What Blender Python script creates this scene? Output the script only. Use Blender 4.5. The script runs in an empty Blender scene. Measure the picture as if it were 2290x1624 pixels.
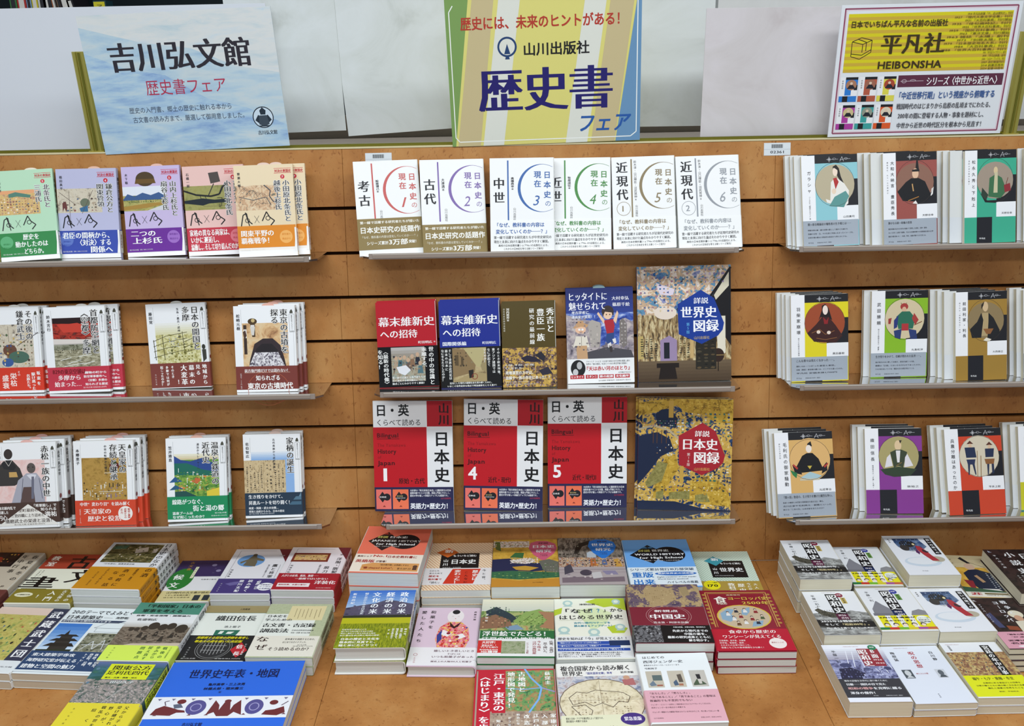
import bpy, bmesh, math, random
from mathutils import Matrix, Vector, Euler
from mathutils.geometry import tessellate_polygon
random.seed(7)
S = bpy.context.scene
COL = S.collection
MM = 0.001

# ------------------------------------------------------------------ camera
cd = bpy.data.cameras.new('camera'); cam = bpy.data.objects.new('camera', cd); COL.objects.link(cam)
cd.sensor_width = 36.0; cd.lens = 2048.83 * 36.0 / 2290.0; cd.clip_start = 0.02; cd.clip_end = 50
cam.location = (0, -1.82476, 1.09483); cam.rotation_euler = (1.2466238, 0.0190734, 0.0014956)
S.camera = cam

# ------------------------------------------------------------------ world, lamps, exposure
w = bpy.data.worlds.new('world'); S.world = w; w.use_nodes = True
w.node_tree.nodes['Background'].inputs[0].default_value = (0.78, 0.87, 1.0, 1)
w.node_tree.nodes['Background'].inputs[1].default_value = 0.42
def tube_light(x, y, z, sx, sy, e, col=(0.90, 0.96, 1.0)):
    l = bpy.data.lights.new('ceiling_lamp', 'AREA'); l.shape = 'RECTANGLE'; l.size = sx; l.size_y = sy; l.energy = e; l.color = col
    o = bpy.data.objects.new('ceiling_lamp', l); COL.objects.link(o); o.location = (x, y, z); return o
tube_light(0, -1.05, 2.15, 3.6, 0.30, 50)
tube_light(0, -2.9, 2.15, 3.6, 0.30, 50)
tube_light(0, 0.9, 2.15, 3.6, 0.30, 16)
S.view_settings.view_transform = 'Standard'; S.view_settings.look = 'None'
S.view_settings.exposure = 0.0; S.view_settings.gamma = 1.0; S.view_settings.use_curve_mapping = False

# ------------------------------------------------------------------ materials
def lin(h):
    out = []
    for i in (0, 2, 4):
        c = int(h[i:i+2], 16) / 255.0
        out.append(c / 12.92 if c <= 0.04045 else ((c + 0.055) / 1.055) ** 2.4)
    return (*out, 1.0)
MATS = {}
def mat(h, rough=0.45, spec=0.35, metal=0.0):
    k = (h, rough, spec, metal)
    if k in MATS: return MATS[k]
    m = bpy.data.materials.new('paint_' + h); m.use_nodes = True
    b = m.node_tree.nodes['Principled BSDF']
    b.inputs['Base Color'].default_value = lin(h); b.inputs['Roughness'].default_value = rough
    b.inputs['Specular IOR Level'].default_value = spec; b.inputs['Metallic'].default_value = metal
    m.diffuse_color = lin(h); MATS[k] = m; return m
def ramp(nt, cols, pos=None, interp='LINEAR'):
    r = nt.nodes.new('ShaderNodeValToRGB'); cr = r.color_ramp; cr.interpolation = interp
    n = len(cols); pos = pos or [0.28 + 0.44 * i / max(1, n - 1) for i in range(n)]
    cr.elements[0].position = pos[0]; cr.elements[0].color = lin(cols[0])
    cr.elements[1].position = pos[-1]; cr.elements[1].color = lin(cols[-1])
    for i in range(1, n - 1):
        e = cr.elements.new(pos[i]); e.color = lin(cols[i])
    return r
def art(name, cols, scale=60, stretch=(1, 1, 1), detail=6, rough=0.4, interp='LINEAR', kind='noise', dist=0.6, dens=0.62, spec=0.35, turn=0.0):
    m = bpy.data.materials.new('printed_' + name); m.use_nodes = True; nt = m.node_tree
    b = nt.nodes['Principled BSDF']; b.inputs['Roughness'].default_value = rough; b.inputs['Specular IOR Level'].default_value = spec
    tc = nt.nodes.new('ShaderNodeTexCoord'); mp = nt.nodes.new('ShaderNodeMapping')
    mp.inputs['Scale'].default_value = stretch; mp.inputs['Rotation'].default_value = (0, turn, 0); nt.links.new(tc.outputs['Object'], mp.inputs['Vector'])
    if kind == 'noise':
        n = nt.nodes.new('ShaderNodeTexNoise'); n.inputs['Scale'].default_value = scale; n.inputs['Detail'].default_value = detail
        n.inputs['Roughness'].default_value = dens; n.inputs['Distortion'].default_value = dist; out = n.outputs['Fac']
    elif kind == 'voro':
        n = nt.nodes.new('ShaderNodeTexVoronoi'); n.inputs['Scale'].default_value = scale; out = n.outputs['Color']
        sx = nt.nodes.new('ShaderNodeSeparateColor'); nt.links.new(out, sx.inputs[0]); out = sx.outputs[0]
        nt.links.new(mp.outputs[0], n.inputs['Vector'])
    r = ramp(nt, cols, None if kind == 'noise' else [i / max(1, len(cols) - 1) for i in range(len(cols))], interp)
    if kind == 'noise': nt.links.new(mp.outputs[0], n.inputs['Vector'])
    nt.links.new(out, r.inputs[0]); nt.links.new(r.outputs[0], b.inputs['Base Color'])
    MATS[('art', name)] = m; return m

def wood_mat():
    m = bpy.data.materials.new('orange_brown_wood'); m.use_nodes = True; nt = m.node_tree; N = nt.nodes; Lk = nt.links
    b = N['Principled BSDF']; b.inputs['Roughness'].default_value = 0.5; b.inputs['Specular IOR Level'].default_value = 0.25
    tc = N.new('ShaderNodeTexCoord'); geo = N.new('ShaderNodeNewGeometry'); mp = N.new('ShaderNodeMapping'); mp.inputs['Scale'].default_value = (1, 1, 0.6)
    Lk.new(geo.outputs['Position'], mp.inputs['Vector'])
    a = N.new('ShaderNodeTexNoise'); a.inputs['Scale'].default_value = 9; a.inputs['Detail'].default_value = 7; a.inputs['Roughness'].default_value = 0.6
    f = N.new('ShaderNodeTexNoise'); f.inputs['Scale'].default_value = 120; f.inputs['Detail'].default_value = 4; f.inputs['Distortion'].default_value = 1.2
    for n in (a, f): Lk.new(mp.outputs[0], n.inputs['Vector'])
    r1 = ramp(nt, ['996331', 'ae7740', 'bb8951'], [0.3, 0.5, 0.7]); Lk.new(a.outputs['Fac'], r1.inputs[0])
    r2 = ramp(nt, ['b08a6a', 'ffffff', 'ffffff', 'fff0d8'], [0.28, 0.40, 0.62, 0.75]); Lk.new(f.outputs['Fac'], r2.inputs[0])
    mx = N.new('ShaderNodeMix'); mx.data_type = 'RGBA'; mx.blend_type = 'MULTIPLY'; mx.inputs[0].default_value = 0.6
    Lk.new(r1.outputs[0], mx.inputs[6]); Lk.new(r2.outputs[0], mx.inputs[7]); Lk.new(mx.outputs[2], b.inputs['Base Color'])
    bp = N.new('ShaderNodeBump'); bp.inputs['Strength'].default_value = 0.25; bp.inputs['Distance'].default_value = 0.002
    Lk.new(f.outputs['Fac'], bp.inputs['Height']); Lk.new(bp.outputs[0], b.inputs['Normal'])
    return m
WOOD = wood_mat()
def pages_mat(name, c1, c2):
    m = bpy.data.materials.new(name); m.use_nodes = True; nt = m.node_tree; N = nt.nodes; Lk = nt.links
    b = N['Principled BSDF']; b.inputs['Roughness'].default_value = 0.8; b.inputs['Specular IOR Level'].default_value = 0.1
    tc = N.new('ShaderNodeTexCoord'); mp = N.new('ShaderNodeMapping'); mp.inputs['Scale'].default_value = (3, 1800, 3)
    n = N.new('ShaderNodeTexNoise'); n.inputs['Scale'].default_value = 1.0; n.inputs['Detail'].default_value = 2
    Lk.new(tc.outputs['Object'], mp.inputs['Vector']); Lk.new(mp.outputs[0], n.inputs['Vector'])
    r = ramp(nt, [c1, c2], [0.35, 0.6]); Lk.new(n.outputs['Fac'], r.inputs[0]); Lk.new(r.outputs[0], b.inputs['Base Color'])
    return m
PAGES = {'cream': pages_mat('cream_paper_edges', 'c9c0a6', 'dcd5be'), 'white': pages_mat('white_paper_edges', 'bfc0ba', 'dadcd6'), 'beige': pages_mat('beige_paper_edges', 'b8ab95', 'cabfa9')}
def acrylic_mat(name, tint, rough=0.03, fac=1.0):
    m = bpy.data.materials.new(name); m.use_nodes = True; nt = m.node_tree; N = nt.nodes; Lk = nt.links
    N.remove(N['Principled BSDF']); out = N['Material Output']
    t = N.new('ShaderNodeBsdfTransparent'); t.inputs[0].default_value = lin(tint)
    g = N.new('ShaderNodeBsdfGlossy'); g.inputs['Roughness'].default_value = rough
    fr = N.new('ShaderNodeFresnel'); fr.inputs[0].default_value = 1.5
    mu = N.new('ShaderNodeMath'); mu.operation = 'MULTIPLY'; mu.inputs[1].default_value = fac; Lk.new(fr.outputs[0], mu.inputs[0])
    mx = N.new('ShaderNodeMixShader'); Lk.new(mu.outputs[0], mx.inputs[0]); Lk.new(t.outputs[0], mx.inputs[1]); Lk.new(g.outputs[0], mx.inputs[2])
    Lk.new(mx.outputs[0], out.inputs['Surface']); return m
ACRYLIC = acrylic_mat('clear_acrylic', 'cfc8c0', 0.03, 1.6)
ACRYLIC_EDGE = mat('9a8f86', 0.3, 0.5)
BRASS = mat('ccc064', 0.36, 0.6, 1.0)
BRASS_MATTE = mat('8f8a3a', 0.35, 0.5, 1.0)

# ------------------------------------------------------------------ object helpers
def mesh_obj(name, verts, faces, mats, parent=None, fm=None, smooth=False):
    me = bpy.data.meshes.new(name); me.from_pydata(verts, [], faces)
    for m in mats: me.materials.append(m)
    if fm:
        me.polygons.foreach_set('material_index', fm)
    me.update()
    o = bpy.data.objects.new(name, me); COL.objects.link(o)
    if parent is not None: o.parent = parent
    return o
def tag(o, label=None, cat=None, group=None, kind=None):
    if label: o['label'] = label
    if cat: o['category'] = cat
    if group: o['group'] = group
    if kind: o['kind'] = kind
    return o
def empty(name, M):
    o = bpy.data.objects.new(name, None); COL.objects.link(o); o.empty_display_size = 0.02; o.matrix_world = M; return o
def boxv(x0, y0, z0, x1, y1, z1):
    v = [(x0,y0,z0),(x1,y0,z0),(x1,y1,z0),(x0,y1,z0),(x0,y0,z1),(x1,y0,z1),(x1,y1,z1),(x0,y1,z1)]
    f = [(0,3,2,1),(4,5,6,7),(0,1,5,4),(1,2,6,5),(2,3,7,6),(3,0,4,7)]
    return [tuple(c * MM for c in p) for p in v], f
def bevel_box(name, x0, y0, z0, x1, y1, z1, m, bev=1.0, parent=None):
    v, f = boxv(x0, y0, z0, x1, y1, z1)
    bm = bmesh.new(); vs = [bm.verts.new(p) for p in v]
    for q in f: bm.faces.new([vs[i] for i in q])
    bmesh.ops.bevel(bm, geom=bm.edges[:], offset=bev * MM, segments=1, affect='EDGES')
    me = bpy.data.meshes.new(name); bm.to_mesh(me); bm.free(); me.materials.append(m)
    o = bpy.data.objects.new(name, me); COL.objects.link(o)
    if parent is not None: o.parent = parent
    return o
def extrude_xy(path, z0, z1):
    """closed outline in (x, y) mm extruded along z"""
    n = len(path); v = [(x*MM, y*MM, z0*MM) for x, y in path] + [(x*MM, y*MM, z1*MM) for x, y in path]
    f = [(i, (i+1) % n, n+(i+1) % n, n+i) for i in range(n)]
    tri = tessellate_polygon([[Vector((x, y, 0)) for x, y in path]])
    f += [tuple(t) for t in tri] + [tuple(n+i for i in reversed(t)) for t in tri]
    return v, f

# ------------------------------------------------------------------ glyphs
GL = {}
def make_glyphs(chars):
    objs = []
    for ch in sorted(chars):
        for st, off in (('r', 0.0),):
            c = bpy.data.curves.new('g', 'FONT'); c.body = ch; c.resolution_u = 2; c.offset = off; c.fill_mode = 'FRONT'
            o = bpy.data.objects.new('g', c); COL.objects.link(o); objs.append((ch, st, o))
    dg = bpy.context.evaluated_depsgraph_get()
    for ch, st, o in objs:
        e = o.evaluated_get(dg); me = e.to_mesh()
        vs = [(v.co.x, v.co.y) for v in me.vertices]; fs = [tuple(p.vertices) for p in me.polygons]
        GL[(ch, st)] = (vs, fs); e.to_mesh_clear()
    for _, _, o in objs:
        c = o.data; bpy.data.objects.remove(o); bpy.data.curves.remove(c)
ROT = set('ー─―…（）「」〈〉『』〜~=＝')
PUN = set('、。')
def wide(ch): return ord(ch) > 0x2000
def adv(ch):
    if wide(ch): return 1.0
    if ch == ' ': return 0.3
    vs = GL[(ch, 'r')][0]
    return (max(v[0] for v in vs) + 0.07) if vs else 0.3

class Print:
    """flat print in percent coordinates: x 0..100 across, y 0..100 from the top of a W x H mm face"""
    def __init__(s, W, H, gloss):
        s.W, s.H, s.g = W, H, gloss; s.v = []; s.f = []; s.fm = []; s.m = []; s.layer = 0; s.e0 = 0.06
    def mi(s, m):
        if isinstance(m, str):
            m = MATS[('art', m[1:])] if m[0] == '@' else mat(m, s.g, 0.35)
        if m not in s.m: s.m.append(m)
        return s.m.index(m)
    def poly(s, pts, m):
        i = s.mi(m); b = len(s.v); s.layer += 1; e = s.e0 + s.layer * 0.014
        s.v += [(x, y, e) for x, y in pts]
        if len(pts) == 4: s.f.append((b, b+1, b+2, b+3)); s.fm.append(i); return
        for t in tessellate_polygon([[Vector((x, y, 0)) for x, y in pts]]):
            s.f.append(tuple(b+k for k in t)); s.fm.append(i)
    def glyph(s, ch, cx, cy, sx, sy, st, i, rot=0, sh=0.0):
        vs, fs = GL.get((ch, 'r'), ([], []))
        if not vs: return
        mx = 0.5 if wide(ch) else adv(ch) / 2; my = 0.38 if wide(ch) else 0.34
        small = abs(sx) * s.W < 520
        if st == 's': off = ((-0.02, 0), (0.02, 0)) if small else ((-0.032, 0), (0, 0), (0.032, 0))
        elif st == 'b': off = ((-0.014, -0.01), (0.014, 0.01)) if small else ((-0.022, -0.016), (0.022, -0.016), (-0.022, 0.016), (0.022, 0.016))
        elif st == 'm': off = ((-0.014, 0), (0.014, 0)) if small else ((-0.022, 0), (0.022, 0))
        elif st == 'h': off = ((-0.07, 0), (0.07, 0), (0, -0.07), (0, 0.07), (-0.05, -0.05), (0.05, 0.05), (-0.05, 0.05), (0.05, -0.05))
        else: off = ((0, 0),)
        for q, (dx, dy) in enumerate(off):
            e = -(1 + q) if st == 'h' else -(11 + q)
            b = len(s.v)
            for (x, y) in vs:
                x, y = x - mx + dx, y - my + dy
                if rot: x, y = y, -x
                x += sh * y
                s.v.append((cx + x * sx, cy - y * sy, e))
            s.f += [tuple(b+k for k in p) for p in fs]; s.fm += [i] * len(fs)
    # sizes below in % of W; aspect converts to % of H
    def V(s, x, y0, y1, size, m, txt, st):
        i = s.mi(m); k = s.W / s.H; n = len(txt)
        a = size * k if not y1 else (y1 - y0) / n
        for q, ch in enumerate(txt):
            if ch == ' ': continue
            cy = y0 + a * (q + 0.5); cx = x
            if ch in PUN: cx += size * 0.6; cy -= a * 0.6
            s.glyph(ch, cx, cy, size, (a if a < size * k else size * k), st, i, rot=ch in ROT)
    def Hh(s, x0, y, x1, size, m, txt, st, sh=0.0):
        i = s.mi(m); k = s.W / s.H; tot = sum(adv(c) for c in txt)
        sx = size if not x1 else (x1 - x0) / tot
        x = x0
        for ch in txt:
            w_ = adv(ch) * sx
            if ch != ' ': s.glyph(ch, x + w_/2, y + size * k * 0.5, sx, size * k, st, i, sh=sh)
            x += w_
    def ell(s, cx, cy, rx, ry, m, n=24):
        s.poly([(cx + rx*math.cos(2*math.pi*j/n), cy + ry*math.sin(2*math.pi*j/n)) for j in range(n)], m)
    def ring(s, cx, cy, rx, ry, w_, m, n=28):
        i = s.mi(m); s.layer += 1; e = s.e0 + s.layer * 0.014; k = s.W / s.H; b = len(s.v)
        for j in range(n):
            c, d = math.cos(2*math.pi*j/n), math.sin(2*math.pi*j/n)
            s.v += [(cx+rx*c, cy+ry*d, e), (cx+(rx-w_)*c, cy+(ry-w_*k)*d, e)]
        for j in range(n):
            p, q = b+2*j, b+2*((j+1) % n); s.f.append((p, q, q+1, p+1)); s.fm.append(i)
    def line(s, pts, w_, m):
        i = s.mi(m); s.layer += 1; e = s.e0 + s.layer * 0.014; k = s.W / s.H
        for (x0, y0), (x1, y1) in zip(pts, pts[1:]):
            dx, dy = x1-x0, (y1-y0)/k; l = math.hypot(dx, dy) or 1; nx, ny = -dy/l*w_/2, dx/l*w_/2*k
            b = len(s.v); s.v += [(x0+nx, y0+ny, e), (x1+nx, y1+ny, e), (x1-nx, y1-ny, e), (x0-nx, y0-ny, e)]
            s.f.append((b, b+1, b+2, b+3)); s.fm.append(i)
    def run(s, spec):
        k = s.W / s.H
        for ln in spec.strip().split('\n'):
            t = ln.strip()
            if not t or t[0] == '#': continue
            c = t.split(' '); op = c[0]
            F = lambda a, b: [float(q) for q in c[a:b]]
            if op == 'R': x0, y0, x1, y1 = F(1, 5); s.poly([(x0,y0),(x1,y0),(x1,y1),(x0,y1)], c[5])
            elif op == 'P': s.poly([tuple(float(q) for q in p.split(',')) for p in c[2:]], c[1])
            elif op == 'L': s.line([tuple(float(q) for q in p.split(',')) for p in c[3:]], float(c[2]), c[1])
            elif op == 'C': cx, cy, r = F(1, 4); s.ell(cx, cy, r, r*k, c[4])
            elif op == 'E': cx, cy, rx, ry = F(1, 5); s.ell(cx, cy, rx, ry, c[5])
            elif op == 'O': cx, cy, r, w_ = F(1, 5); s.ring(cx, cy, r, r*k, w_, c[5])
            elif op == 'OE': cx, cy, rx, ry, w_ = F(1, 6); s.ring(cx, cy, rx, ry, w_, c[6])
            elif op == 'S':
                x0, y0, x1, y1 = F(1, 5); a, b = c[5], c[6]; n = int(c[7]); s.layer += 1
                for j in range(n):
                    h = ''.join('%02x' % round(int(a[q:q+2],16)*(1-j/(n-1)) + int(b[q:q+2],16)*j/(n-1)) for q in (0,2,4))
                    ya, yb = y0+(y1-y0)*j/n, y0+(y1-y0)*(j+1)/n
                    s.layer -= 1; s.poly([(x0,ya),(x1,ya),(x1,yb),(x0,yb)], h)
            elif op[0] == 'V':
                x, y0, y1, sz = F(1, 5)
                if op == 'VH': s.V(x, y0, y1, sz, 'eceae6', ' '.join(c[6:]), 'h')
                s.V(x, y0, y1, sz, c[5], ' '.join(c[6:]), {'V':'r','VB':'b','VM':'m','VS':'s','VH':'m'}[op])
            elif op[0] == 'H':
                x0, y, x1, sz = F(1, 5); s.Hh(x0, y, x1, sz, c[5], ' '.join(c[6:]), {'H':'r','HB':'b','HM':'m','HS':'s','HI':'r' if sz > 20 else 'b'}[op], 0.25 if op == 'HI' else 0)
            elif op == 'Q':   # little scattered shapes, one per cell of a grid so that none overlap
                x0, y0, x1, y1 = F(1, 5); nx, ny, sd = (int(q) for q in c[5:8]); cs = [s.mi(q) for q in c[8].split(',')]
                rr = random.Random(sd); s.layer += 1; e = s.e0 + s.layer*0.014; fill = float(c[9]) if len(c) > 9 else 0.8
                for i in range(nx):
                    for j in range(ny):
                        if rr.random() > fill: continue
                        cw, ch = (x1-x0)/nx, (y1-y0)/ny; cx, cy = x0+(i+.5)*cw, y0+(j+.5)*ch; b = len(s.v); n = rr.choice((3, 4, 5, 6)); ph = rr.random()*6.28
                        rx, ry = cw*rr.uniform(.22, .49), ch*rr.uniform(.2, .49)
                        s.v += [(cx+rx*math.cos(ph+6.2832*q/n)*rr.uniform(.75, 1), cy+ry*math.sin(ph+6.2832*q/n)*rr.uniform(.75, 1), e) for q in range(n)]
                        s.f.append(tuple(range(b, b+n))); s.fm.append(rr.choice(cs))
            elif op == 'K':   # crescent ring open to the right, clipped at the cover edge
                cx, cy, r, w_ = F(1, 5); n = 30; o_ = []; i_ = []
                for j in range(n+1):
                    an = math.radians(62 + 236*j/n); t_ = w_*max(0.12, (-math.cos(an)+0.15)/1.15)
                    o_.append((min(100, cx+r*math.cos(an)), cy-r*k*math.sin(an))); i_.append((min(100, cx+(r-t_)*math.cos(an)), cy-(r-t_)*k*math.sin(an)))
                i2 = s.mi(c[5]); s.layer += 1; e = s.e0+s.layer*0.014; b = len(s.v)
                for p, q in zip(o_, i_): s.v += [(*p, e), (*q, e)]
                for j in range(n): s.f.append((b+2*j, b+2*j+2, b+2*j+3, b+2*j+1)); s.fm.append(i2)
            else: raise ValueError(t)
        return s
    def build(s, name, parent, fn):
        if not s.v: return None
        s.top = s.e0 + (s.layer + 2) * 0.014
        vs = [fn(x, y, s.top - e*0.009 if e < 0 else e) for x, y, e in s.v]; s.top += 0.14
        return mesh_obj(name, vs, s.f, s.m, parent, s.fm)

def split_spec(spec):
    """front part / band part / spine part"""
    parts = {'front': [], 'band': [], 'spine': []}; cur = 'front'; band = None; base = 'f2f2f0'; spc = None
    for ln in spec.strip().split('\n'):
        t = ln.strip()
        if t.startswith('bg '): base = t.split()[1]; continue
        if t.startswith('spinecol '): spc = t.split()[1]; continue
        if t.startswith('band '): b = t.split(); band = (float(b[1]), float(b[2]), b[3]); cur = 'band'; continue
        if t == 'spine': cur = 'spine'; continue
        parts[cur].append(t)
    return base, spc or base, band, {k: '\n'.join(v) for k, v in parts.items()}

def make_book(name, spec, W, H, t, M, bind='R', hard=False, pages='cream', gloss=0.45):
    base, spc, band, parts = split_spec(spec)
    root = empty(name, M); sg = 1 if bind == 'R' else -1
    bt = 1.8 if hard else 0.5; r = min(t*0.48, 7 if hard else 3.2) if t > 3 else 1
    hw = W/2
    def shell(inner, x_fore, outer=0.0, th=None):
        th = th or bt; o_ = [(x_fore, -outer)]; n = 4
        for j in range(n+1):
            a = math.pi/2*j/n; o_.append((hw+outer-r+r*math.sin(a), -outer+r-r*math.cos(a)))
        for j in range(n+1):
            a = math.pi/2*j/n; o_.append((hw+outer-r+r*math.cos(a), t+outer-r+r*math.sin(a)))
        o_.append((x_fore, t+outer)); o_.append((x_fore, t+outer-th)); ri = max(0.3, r-th)
        for j in range(n, -1, -1):
            a = math.pi/2*j/n; o_.append((hw+outer-th-ri+ri*math.cos(a), t+outer-th-ri+ri*math.sin(a)))
        for j in range(n+1):
            a = math.pi/2*j/n; o_.append((hw+outer-th-ri+ri*math.cos(a), -outer+th+ri-ri*math.sin(a)))
        o_.append((x_fore, -outer+th))
        return [(sg*x, y) for x, y in o_]
    v, f = extrude_xy(shell(0, -hw), 0, H)
    cov = mesh_obj('cover', v, f, [mat(spc if spc != base else base, gloss, 0.35), mat(base, gloss, 0.35)], root)
    if spc != base:
        for p in cov.data.polygons:
            if abs(p.normal.y) > 0.7: p.material_index = 1
    m = 3.0 if hard else 0.6
    xa, xb = -hw + m, hw - bt - (1.5 if hard else 0.2)
    pv, pf = extrude_xy([(sg*xa, bt), (sg*(xb), bt), (sg*(xb), t-bt), (sg*xa, t-bt)], m, H-m)
    mesh_obj('page_block', pv, pf, [PAGES[pages]], root)
    front = lambda x, y, e: ((x/100-0.5)*W*MM, -e*MM, (1-y/100)*H*MM)
    bo = 0.35
    if parts['front']:
        fp = Print(W, H, gloss).run(parts['front']); fp.build('cover_print', cov, front); bo = max(bo, fp.top + 0.05)
    if band:
        y0, y1, bc = band; z0, z1 = (1-y1/100)*H, (1-y0/100)*H
        v, f = extrude_xy(shell(0, -hw-0.1, bo, 0.3), z0, z1)
        bd = mesh_obj('belly_band', v, f, [mat(bc, gloss, 0.35) if bc[0] != '@' else MATS[('art', bc[1:])]], root)
        if parts['band']:
            pr = Print(W, H, gloss); pr.e0 = bo + 0.05; pr.run(parts['band']).build('band_print', bd, front)
    if parts['spine']:
        pr = Print(t, H, gloss); pr.e0 = (bo if band else 0) + 0.06; pr.run(parts['spine'])
        pr.build('spine_print', cov, lambda x, y, e: (sg*(hw+e)*MM, (x/100 if sg > 0 else 1-x/100)*t*MM, (1-y/100)*H*MM))
    return root
def copy_tree(o, parent=None):
    c = o.copy(); COL.objects.link(c)
    if parent is not None:
        c.parent = parent; c.matrix_parent_inverse = o.matrix_parent_inverse.copy()
    for ch in list(o.children): copy_tree(ch, c)
    return c
# ------------------------------------------------------------------ printed artwork materials
art('battle_gold', ['6b4a3a','c9a25c','d8b878','b8886a','8a9a7a'], 140)
art('battle_pale', ['4d4640','b8ac98','d4cab6','cbbfa8','8a6a52'], 110)
art('castle_moat', ['2c3c22','7d8248','a8a25c','c0b070','4a5a3a'], 55, (1,1,2))
art('old_map', ['5e6a62','c9a27e','dcc09c','e2ceb0','b88a6a'], 60, dist=2.5, interp='CONSTANT')
art('olive_map', ['3c3c20','8c8a4c','a09c5e','9a9450','6c6a38'], 45)
art('fire_sky', ['1c0c0c','7e1814','b83a2a','4a1612','d8a090'], 45, (1,1,2.4))
art('airfield', ['2c2c24','6c6850','9a9478','c8c4ac','4a4838'], 90, (1,1,2.6))
art('farm_sketch', ['5a5428','a8a060','d2cc90','e4e0b8','8a8648'], 120)
art('kofun_wall', ['6a4a38','b88a5e','dcb888','e0c8a0','a87850'], 40)
art('pebbles', ['4a4450','8c8690','d8d4d8','f0eeee','6a6470'], 300, kind='voro')
art('palace_gold', ['7a5c2c','a8853e','b8924a','a07c38','8a6a30'], 60)
art('village', ['1e5a38','5e8e3a','8fae48','d88a4a','c8c050'], 80, (1,1,1.6), interp='CONSTANT')
art('scribble', ['5e5444','b49c74','d0b88e','d6c096','c8ae82'], 260, (1,1,.5))
art('pink_wash', ['e6b0a8','ead0cc','e2a69e'], 40)
art('group_photo', ['2c2820','7e6c58','b0a48c','8c9c94','5c4838'], 120)
art('street', ['3a3226','84704e','b09c70','c0ac80','6c5a40'], 60)
art('screen_battle', ['241e20','6a5044','c09a48','d2ac5a','8a7088'], 110, interp='CONSTANT')
art('rocks', ['3c3640','7c7480','a89ca0','c8bcb8','5c545c'], 60)
art('clouds_blue', ['1c2c74','2c4296','4a66b8','a8b8e0','e0e6f6'], 35, (1,1,2))
art('baroque', ['3a3450','5c8cac','c8a888','e8d8c8','8c90b8','4c6c9c'], 55, dist=0.5, interp='CONSTANT')
art('library_hall', ['1c1610','54422c','a08458','d8c89c','6c563a'], 70, (2.2,1,.6))
art('gold_cloud', ['8a6a1c','c09a34','d2ae48','d8b85a'], 90, interp='CONSTANT')
art('city_screen', ['141c34','24406a','c8a24a','d6b058','e0dccc','4a5e54'], 75, interp='CONSTANT', dist=1.2)
art('tan_bush', ['6c6434','8c8448','a89e60'], 160)
art('dark_scroll', ['1c1c14','3c3a20','5a5430','8a7c50','d8d0b8'], 70, (1,1,2))
art('map_green', ['4c7c5c','a8ac58','c8bc6c','b0a454','8a8a4a'], 60)
art('pagoda_rock', ['2c2c24','6a6c54','9c9c88','58604c'], 80)
art('march_photo', ['2a241e','5c5044','8c8070','4a4038'], 90, (1,1,3))
art('aerial', ['2a4a40','4c5c54','8a8480','b0a49c','5a6058'], 130)
art('aerial_hill', ['1e4a3c','2c5a58','3c6a74','5c8494'], 35, (1,1,2))
art('seal_grey', ['1e1e20','3a3a3c','6c6c6e','2a2a2c'], 150)
art('sage_text', ['9aa482','b0b894','b8c09e','aab28c'], 200)
art('ukiyoe', ['2c3c3c','6c8c50','a8b070','b88a5c','e0d8b8'], 42, dist=1.5, interp='CONSTANT')
art('blossom', ['e8dcd0','f0e8e0','b89c88','6a7c4c'], 160)
art('gold_leaf', ['a87c28','c89a3c','d8ac48','e0bc60'], 60)
art('arch_photo', ['2c2824','5c544c','8c8074','b4a898'], 80, (2,1,.7))
art('crowd', ['3c3432','8c6c5c','c8b49c','a86c48','6a7088','d8ccc0'], 150, (1.4,1,.8), interp='CONSTANT')
art('mountain', ['3c3a4c','58546a','4a4860'], 60)
art('rice_field', ['3c4a10','6c7c18','98a020','b0b030'], 220, (2,1,.4))
art('kimono', ['b02a2c','d8482c','e88a9c','e8c040','f0e0d0','38409c'], 130, interp='CONSTANT')
art('relief_map', ['5a6a40','8a9a70','a8ac90','6c8a58'], 120)
art('world_map', ['9c8c6c','d8ccac','e6dcc0','c8b894'], 70)
art('cloud_angel', ['5c6484','8c94ac','d0d0d4','b09a98','6c7494'], 55)
art('china_map', ['4c4058','685868','b09870','c0a880','8a7460'], 40, interp='CONSTANT')
art('dragon', ['0c0c0e','2c2c30','7c7c80','1a1a1c'], 130)
art('edo_map', ['3c6e48','6c9a5c','a8885c','8aa868','4c7c50'], 75, interp='CONSTANT')
art('edo_map_low', ['6c5a50','9c8474','b8a490','80685c'], 70)
art('smoke', ['3c3c3a','7c7c7a','b8bab8','dcdedc'], 45, (1,1,2))
art('battleship', ['2c2c26','4c4a40','6c685a'], 90)
art('ink_wash', ['202c40','34507c','7c90ac','c8d0d4'], 60)
art('soldiers', ['2c2a44','56587c','8c90b8','b0b4d4','1c1c2c'], 80, (1,1,1.2))
art('banquet', ['4a3430','7c5448','a88458','c8b47c','3c3430'], 110)
art('dark_paint', ['120e0e','241c1c','3c2a28','1c1614'], 40)
art('marble_blue', ['7090c0','90aed0','a8c4d8','bccfd8','c8d2d6'], 11, (0.9,1,4.2), dist=0.25, turn=0.6)
art('hay', ['6c6c2c','a8a44c','c8c478'], 120)

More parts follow.
